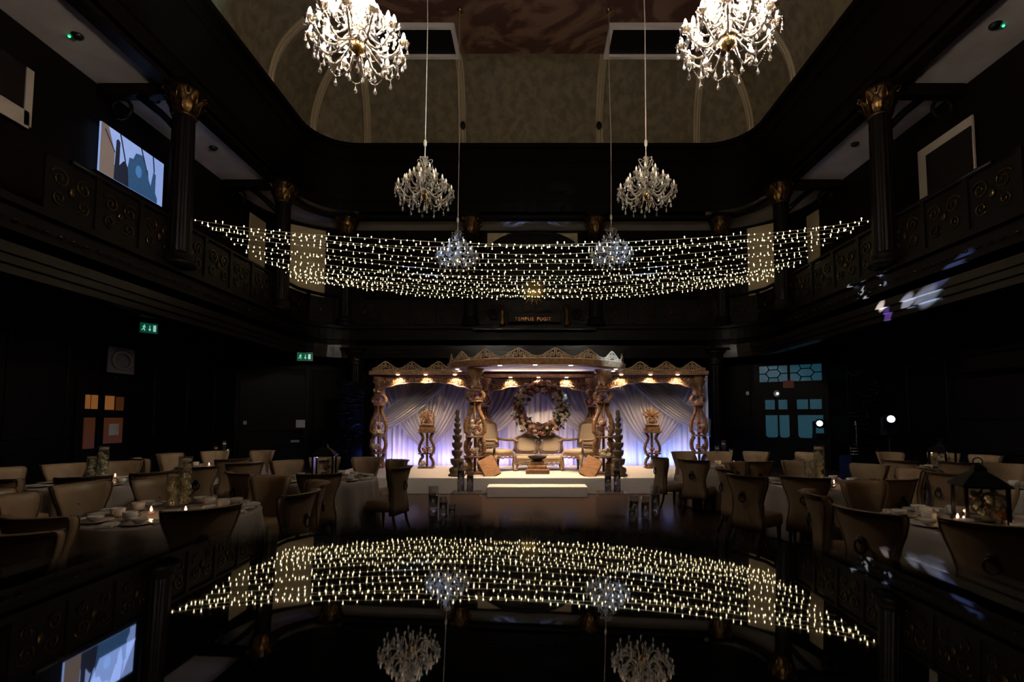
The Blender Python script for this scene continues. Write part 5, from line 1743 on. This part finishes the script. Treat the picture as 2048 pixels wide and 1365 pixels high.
for (tk, px, py, lab), (x, y) in zip(CH_LIST, POS):
    cx, cy = TAB[tk][:2]
    L = math.hypot(cx - x, cy - y)
    chair(x, y, ((cx - x) / L, (cy - y) / L), 'taupe leather chair, ' + lab)

# ---- table settings
DIR = {0: 'right end', 45: 'far right side', 90: 'far side', 135: 'far left side', 180: 'left end', 225: 'near left side', 270: 'near side', 315: 'near right side'}
SET = {
    'A': {0: 'pbcnk', 45: 'pbcn', 90: 'pbcn', 135: 'pbcn', 180: 'pcn', 225: 'pbcnk', 270: 'pbcnk', 315: 'pbcnk'},
    'G': {45: 'pbcn', 90: 'pbcn', 135: 'pbcn', 180: 'pbcnk', 225: 'pbcnk', 270: 'pcnk', 0: 'pbcn', 315: 'pc'},
    'B': {0: 'pcn', 90: 'pcn', 135: 'pcn', 180: 'pcn', 225: 'pcn', 315: 'pcn'},
    'D': {0: 'pbcn', 45: 'pcn', 135: 'pcn', 180: 'pbcn', 225: 'pbcnk', 315: 'pbcnk', 270: 'pc'},
    'H': {0: 'pbcn', 45: 'pcn', 135: 'pcn', 180: 'pcn', 225: 'pcnk', 315: 'pbcnk'},
    'C': {0: 'pcn', 45: 'cn', 180: 'pc', 270: 'pc'},
    'E': {0: 'cn', 45: 'c', 180: 'pc', 270: 'pc'},
    'I': {180: 'pcn', 225: 'pcn', 0: 'pcn'},
    'J': {135: 'pcn', 180: 'pcn', 225: 'pc'},
}
for k, d in SET.items():
    x, y, nm, _ = TAB[k]
    for a, it in d.items():
        setting(x, y, rad(a + 12), '%s of the %s' % (DIR[a], nm), it)
# ---- centrepieces
def tpos(px, py):
    p = atz(px, py, TZ)
    return p.x, p.y
x, y = tpos(345, 1017)
flower_vase(x, y, 0.37, 'shorter flower filled cylinder vase on the front paired vase table')
x2, y2 = tpos(367, 1015)
flower_vase(x2 + 0.005, y2 + 0.0, 0.54, 'taller flower filled cylinder vase on the front paired vase table', 0.066)
x, y = -6.5, 7.55
flower_vase(x - 0.10, y, 0.40, 'shorter flower filled cylinder vase on the amber door vase table')
flower_vase(x + 0.06, y + 0.02, 0.54, 'taller flower filled cylinder vase on the amber door vase table', 0.066)
flower_vase(4.28, 7.5, 0.55, 'tall flower filled cylinder vase on the single vase table', 0.075)
flower_vase(4.13, 7.52, 0.34, 'short flower filled vase beside the tall one on the single vase table', 0.062)
for px, py, lab in ((302, 1030, 'lit tealight with teardrop glow left of the front paired vases'), (371, 1030, 'small lit tealight right of the front paired vases'), (230, 958, 'lit tealight on the amber door vase table'),
                    (418, 934, 'lit tealight beside the dark goblets at the back'), (1668, 972, 'lit tealight right of the single tall vase'), (1452, 932, 'lit tealight left of the stage side goblets'), (1468, 930, 'lit tealight right of the stage side goblets'),
                    (1916, 1046, 'brightest lit tealight left of the front lantern'), (1928, 1052, 'low lit tealight touching the front lantern foot'), (2019, 1048, 'lit tealight right of the front lantern'), (1859, 934, 'lit tealight left of the far lantern')):
    x, y = tpos(px, py)
    tealight(x, y, lab)
lantern(-3.42, 8.3, rad(12), 1.05, 'black metal lantern with posy on the left lantern table')
posy(-3.42, 8.3, 'small dark pink and cream posy inside the left lantern', 9, 0.045, 0.075, 'DPCD')
lx, ly = tpos(1972, 1050)
lantern(lx, ly + 0.05, rad(-22), 1.02, 'large black metal lantern on the front lantern table')
posy(lx + 0.03, ly + 0.0, 'cream rose posy with one orange rose inside the front lantern', 22, 0.042, 0.10, 'CCCC', 0.20)
t = thing('orange_rose', 'orange rose at the foot of the front lantern posy', 'flower', (lx + 0.075, ly - 0.075, TZ + 0.075))
put('flower_head', ROSE['O'][0], t, (0, 0, 0.02), (1.2, 0, 0.2), 0.062)
MB().tube([(0, 0, -0.047), (0, 0, 0.02)], 0.006, 5).build('stem', M['leaf'], t)
lantern(7.95, 9.75, rad(20), 1.0, 'black metal lantern on the far lantern table')
posy(7.95, 9.75, 'pale green posy inside the far lantern', 8, 0.05, 0.08, 'CCC')
# goblets
def goblet(x, y, h, label):
    t = thing('goblet', label, 'goblet', (x, y, TZ + 0.001), 0, 'tall glass goblets')
    MB().lathe([(0.04, 0.0), (0.035, 0.008), (0.008, 0.02), (0.007, h * 0.55), (0.025, h * 0.65), (0.042, h * 0.82), (0.036, h), (0.033, h), (0.038, h * 0.82), (0.001, h * 0.66)], 16, cap=False).build('glass', M['glass'], t)
    MB().lathe([(0.02, h * 0.83), (0.03, h * 0.85), (0.03, h * 0.9), (0.002, h * 0.91)], 12).build('candle', M['wax'], t)
for k, (dx, dy, h) in enumerate(((-0.12, 0, 0.30), (0.02, 0.05, 0.40), (0.13, -0.02, 0.24))):
    goblet(-6.45 + dx, 10.45 + dy, h + 0.1, '%s goblet on the dark bottle table' % ('middle height', 'tallest', 'shortest')[k])
    goblet(3.85 + dx * 1.1, 10.1 + dy, h + 0.12, '%s goblet on the stage side table' % ('middle height', 'tallest', 'shortest')[k])

# ================================================================ STAGE LIGHTING AND SIDE CLUTTER
def moving_head(px, py, Y, stand_h, aim, label, lens_r=0.07, floor=True):
    p = at(px, py, Y)
    t = thing('moving_head_light', label, 'spotlight', (p.x, p.y, 0), 0, 'moving head spotlights')
    z = p.z
    MB().tube([(0, 0, 0.05), (0, 0, z - 0.34)], 0.025, 8).build('stand', M['black'], t)
    for k in range(3):
        a = 2 * PI * k / 3 + 0.4
        MB().tube([(0.4 * math.cos(a), 0.4 * math.sin(a), 0.01), (0, 0, 0.5)], 0.014, 5).build('leg', M['black'], t)
    MB().box((0, 0, z - 0.30), (0.3, 0.22, 0.12)).build('base_box', M['black'], t, smooth=False, bevel=0.015)
    for sx in (-1, 1):
        MB().box((sx * 0.15, 0, z - 0.1), (0.03, 0.1, 0.32)).build('yoke_arm', M['black'], t, smooth=False)
    d = (Vector(aim) - Vector((p.x, p.y, z))).normalized()
    q = d.to_track_quat('Z', 'Y').to_matrix().to_4x4()
    h = MB()
    h.M = Matrix.Translation((0, 0, z)) @ q
    h.lathe([(0.08, -0.16), (0.12, -0.1), (0.12, 0.08), (0.09, 0.15), (0.08, 0.15), (0.08, 0.13)], 16, cap=False)
    h.lathe([(0.001, -0.16), (0.08, -0.16)], 16, cap=False)
    h.build('head', M['black'], t)
    l = MB()
    l.M = Matrix.Translation((0, 0, z)) @ q
    l.lathe([(lens_r, 0.14), (lens_r * 0.6, 0.155), (0.001, 0.16)], 14, cap=False)
    l.build('lens', M['lens'], t)
    return Vector((p.x, p.y, z)) + d * 0.2
g1 = at(1790, 600, 10.6)
q = moving_head(1640, 848, 12.5, 1.6, (1.0, 3.0, 2.2), 'black moving head spotlight on a stand before the teal door')
q2 = moving_head(1778, 840, 11.5, 1.6, (4.0, 0.0, 3.0), 'moving head spotlight glowing in the dark right of the teal door', 0.085)
BM = at(1440, 846, 14.5)  # unseen origin of added spots that draw the streaks on the moulding
for px, py, sp, en, col in ((1838, 603, 4.2, 126000, (0.45, 0.65, 1.0)), (1806, 608, 3.0, 180000, (0.5, 0.7, 1.0)), (1757, 617, 2.6, 225000, (0.8, 0.92, 1.0)), (1722, 606, 1.7, 180000, (0.65, 0.82, 1.0)), (1712, 594, 1.6, 180000, (0.6, 0.8, 1.0)), (1699, 574, 1.6, 150000, (0.5, 0.7, 1.0)), (1756, 578, 1.2, 120000, (0.4, 0.6, 1.0)), (1748, 562, 1.0, 120000, (0.4, 0.6, 1.0)), (1885, 553, 3.0, 75000, (0.2, 0.35, 1.0))):
    lamp('SPOT', BM, en, col, on_wall(px, py, XS - 0.09), size=0.01, spot=sp, blend=0.7)
lamp('SPOT', at(1640, 848, 12.2), 45000, (0.22, 0.16, 1.0), on_wall(1772, 636, XS), size=0.02, spot=4.5, blend=0.3)
# beam that catches the right of the round canopy and teal wash on the upper left cove
lamp('SPOT', (6.9, 8.2, 5.4), 7000, (0.40, 0.66, 1.0), at(1212, 711, 12.4), size=0.05, spot=9, blend=0.7)
lamp('SPOT', (6.9, 12.0, 1.9), 9000, (0.40, 0.85, 0.9), at(575, 25, 10.2), size=0.1, spot=17, blend=0.9)
lamp('SPOT', (-7.0, 9.0, 2.0), 12000, (0.3, 0.5, 1.0), at(925, 500, 14.7), size=0.05, spot=7, blend=0.8)
lamp('SPOT', (7.0, 9.0, 2.0), 12000, (0.3, 0.5, 1.0), at(1220, 505, 14.7), size=0.05, spot=7, blend=0.8)
# round convex security mirror / lamp over the teal door and small white fitting
p = at(1553, 788, 16.4)
t = thing('wall_lamp', 'small round white lamp hanging before the teal door panes', 'lamp', p)
MB().lathe([(0.10, 0.0), (0.11, 0.02), (0.08, 0.05), (0.03, 0.06)], 16).build('shade', M['whitepaint'], t).rotation_euler = (PI / 2, 0, 0)
MB().tube([(0, 0, -0.08), (0.02, 0.05, -0.45)], 0.012, 5).build('pole', M['black'], t)
MB().ell((0, -0.07, 0), 0.035, 8, 6).build('bulb', M['lens'], t)
p = at(1495, 787, 17.4)
t = thing('wall_sensor', 'tiny pale sensor on the dark wall left of the teal door', 'sensor', p)
MB().box((0, 0, 0), (0.09, 0.05, 0.12)).build('body', M['whitepaint'], t, smooth=False, bevel=0.01)
# equipment trolley
p = at(1715, 925, 12.5)
t = thing('equipment_trolley', 'black equipment trolley with pale rails beside the glowing spotlight', 'trolley', (p.x, 12.5, 0))
MB().box((0, 0, 0.42), (0.62, 0.5, 0.8)).build('case', M['black'], t, smooth=False, bevel=0.015)
for z in (0.86, 0.93, 1.0):
    MB().tube([(-0.32, -0.26, z), (0.32, -0.26, z)], 0.014, 5).build('rail', M['chrome'], t)
for sx in (-1, 1):
    MB().tube([(sx * 0.32, -0.26, 0.8), (sx * 0.32, -0.26, 1.02)], 0.012, 5).build('rail_post', M['chrome'], t)
MB().tube([(0.0, 0, 0.82), (0.0, 0, 1.55)], 0.012, 5).build('microphone_stand', M['chrome'], t)
MB().ell((0, 0, 1.6), (0.035, 0.035, 0.07), 8, 6).build('microphone', M['chrome'], t)
# scroll carvings lit blue on either side of the stage
cs = MB()
for k in range(9):
    cs.tube([(x + RND.uniform(-0.3, 0.3), y - 0.03, z) for x, y, z in scroll_pts(RND.uniform(-0.3, 0.3), 0.28 * k, RND.uniform(0.1, 0.2), 1.4, RND.choice((-1, 1)), RND.uniform(0, 6), 12)], 0.025, 5)
CS = cs.mesh('carved_scrolls', M['polished'])
for px, py, w in ((1733, 800, 'right of the teal door'), (703, 800, 'behind the left lantern table beside the drapes')):
    p = at(px, py, 13.6 if px > 1000 else 17.0)
    t = thing('carved_screen', 'dark carved scrollwork screen catching blue light, ' + w, 'screen', (p.x, p.y, 0))
    MB().box((0, 0.03, 1.5), (0.8, 0.05, 3.0)).build('board', M['darkwood'], t, smooth=False)
    put('carved_scrolls', CS, t, (0, 0, 0.7))
    lamp('SPOT', (p.x - (0.9 if px > 1000 else -0.9), p.y - 1.0, 0.3), 350, BLUE, (p.x, p.y, 2.1), size=0.05, spot=40, blend=0.6)
# bar cabinet at the right edge
p = at(2040, 850, 9.6)
t = thing('bar_cabinet', 'dark bar back cabinet with pale shelf edges at the right edge', 'cabinet', (9.75, 9.9, 0), -PI / 2)
MB().box((0, -0.1, 1.3), (2.4, 0.4, 2.6)).build('carcass', M['darkwood'], t, smooth=False, bevel=0.02)
for z in (1.05, 1.75, 2.75, 3.1):
    MB().box((0, -0.33, z), (2.5, 0.1, 0.04)).build('shelf_edge', M['darkwood'], t, smooth=False)
MB().box((0, -0.15, 2.95), (2.2, 0.3, 0.5)).build('header', M['darkwood'], t, smooth=False, bevel=0.02)
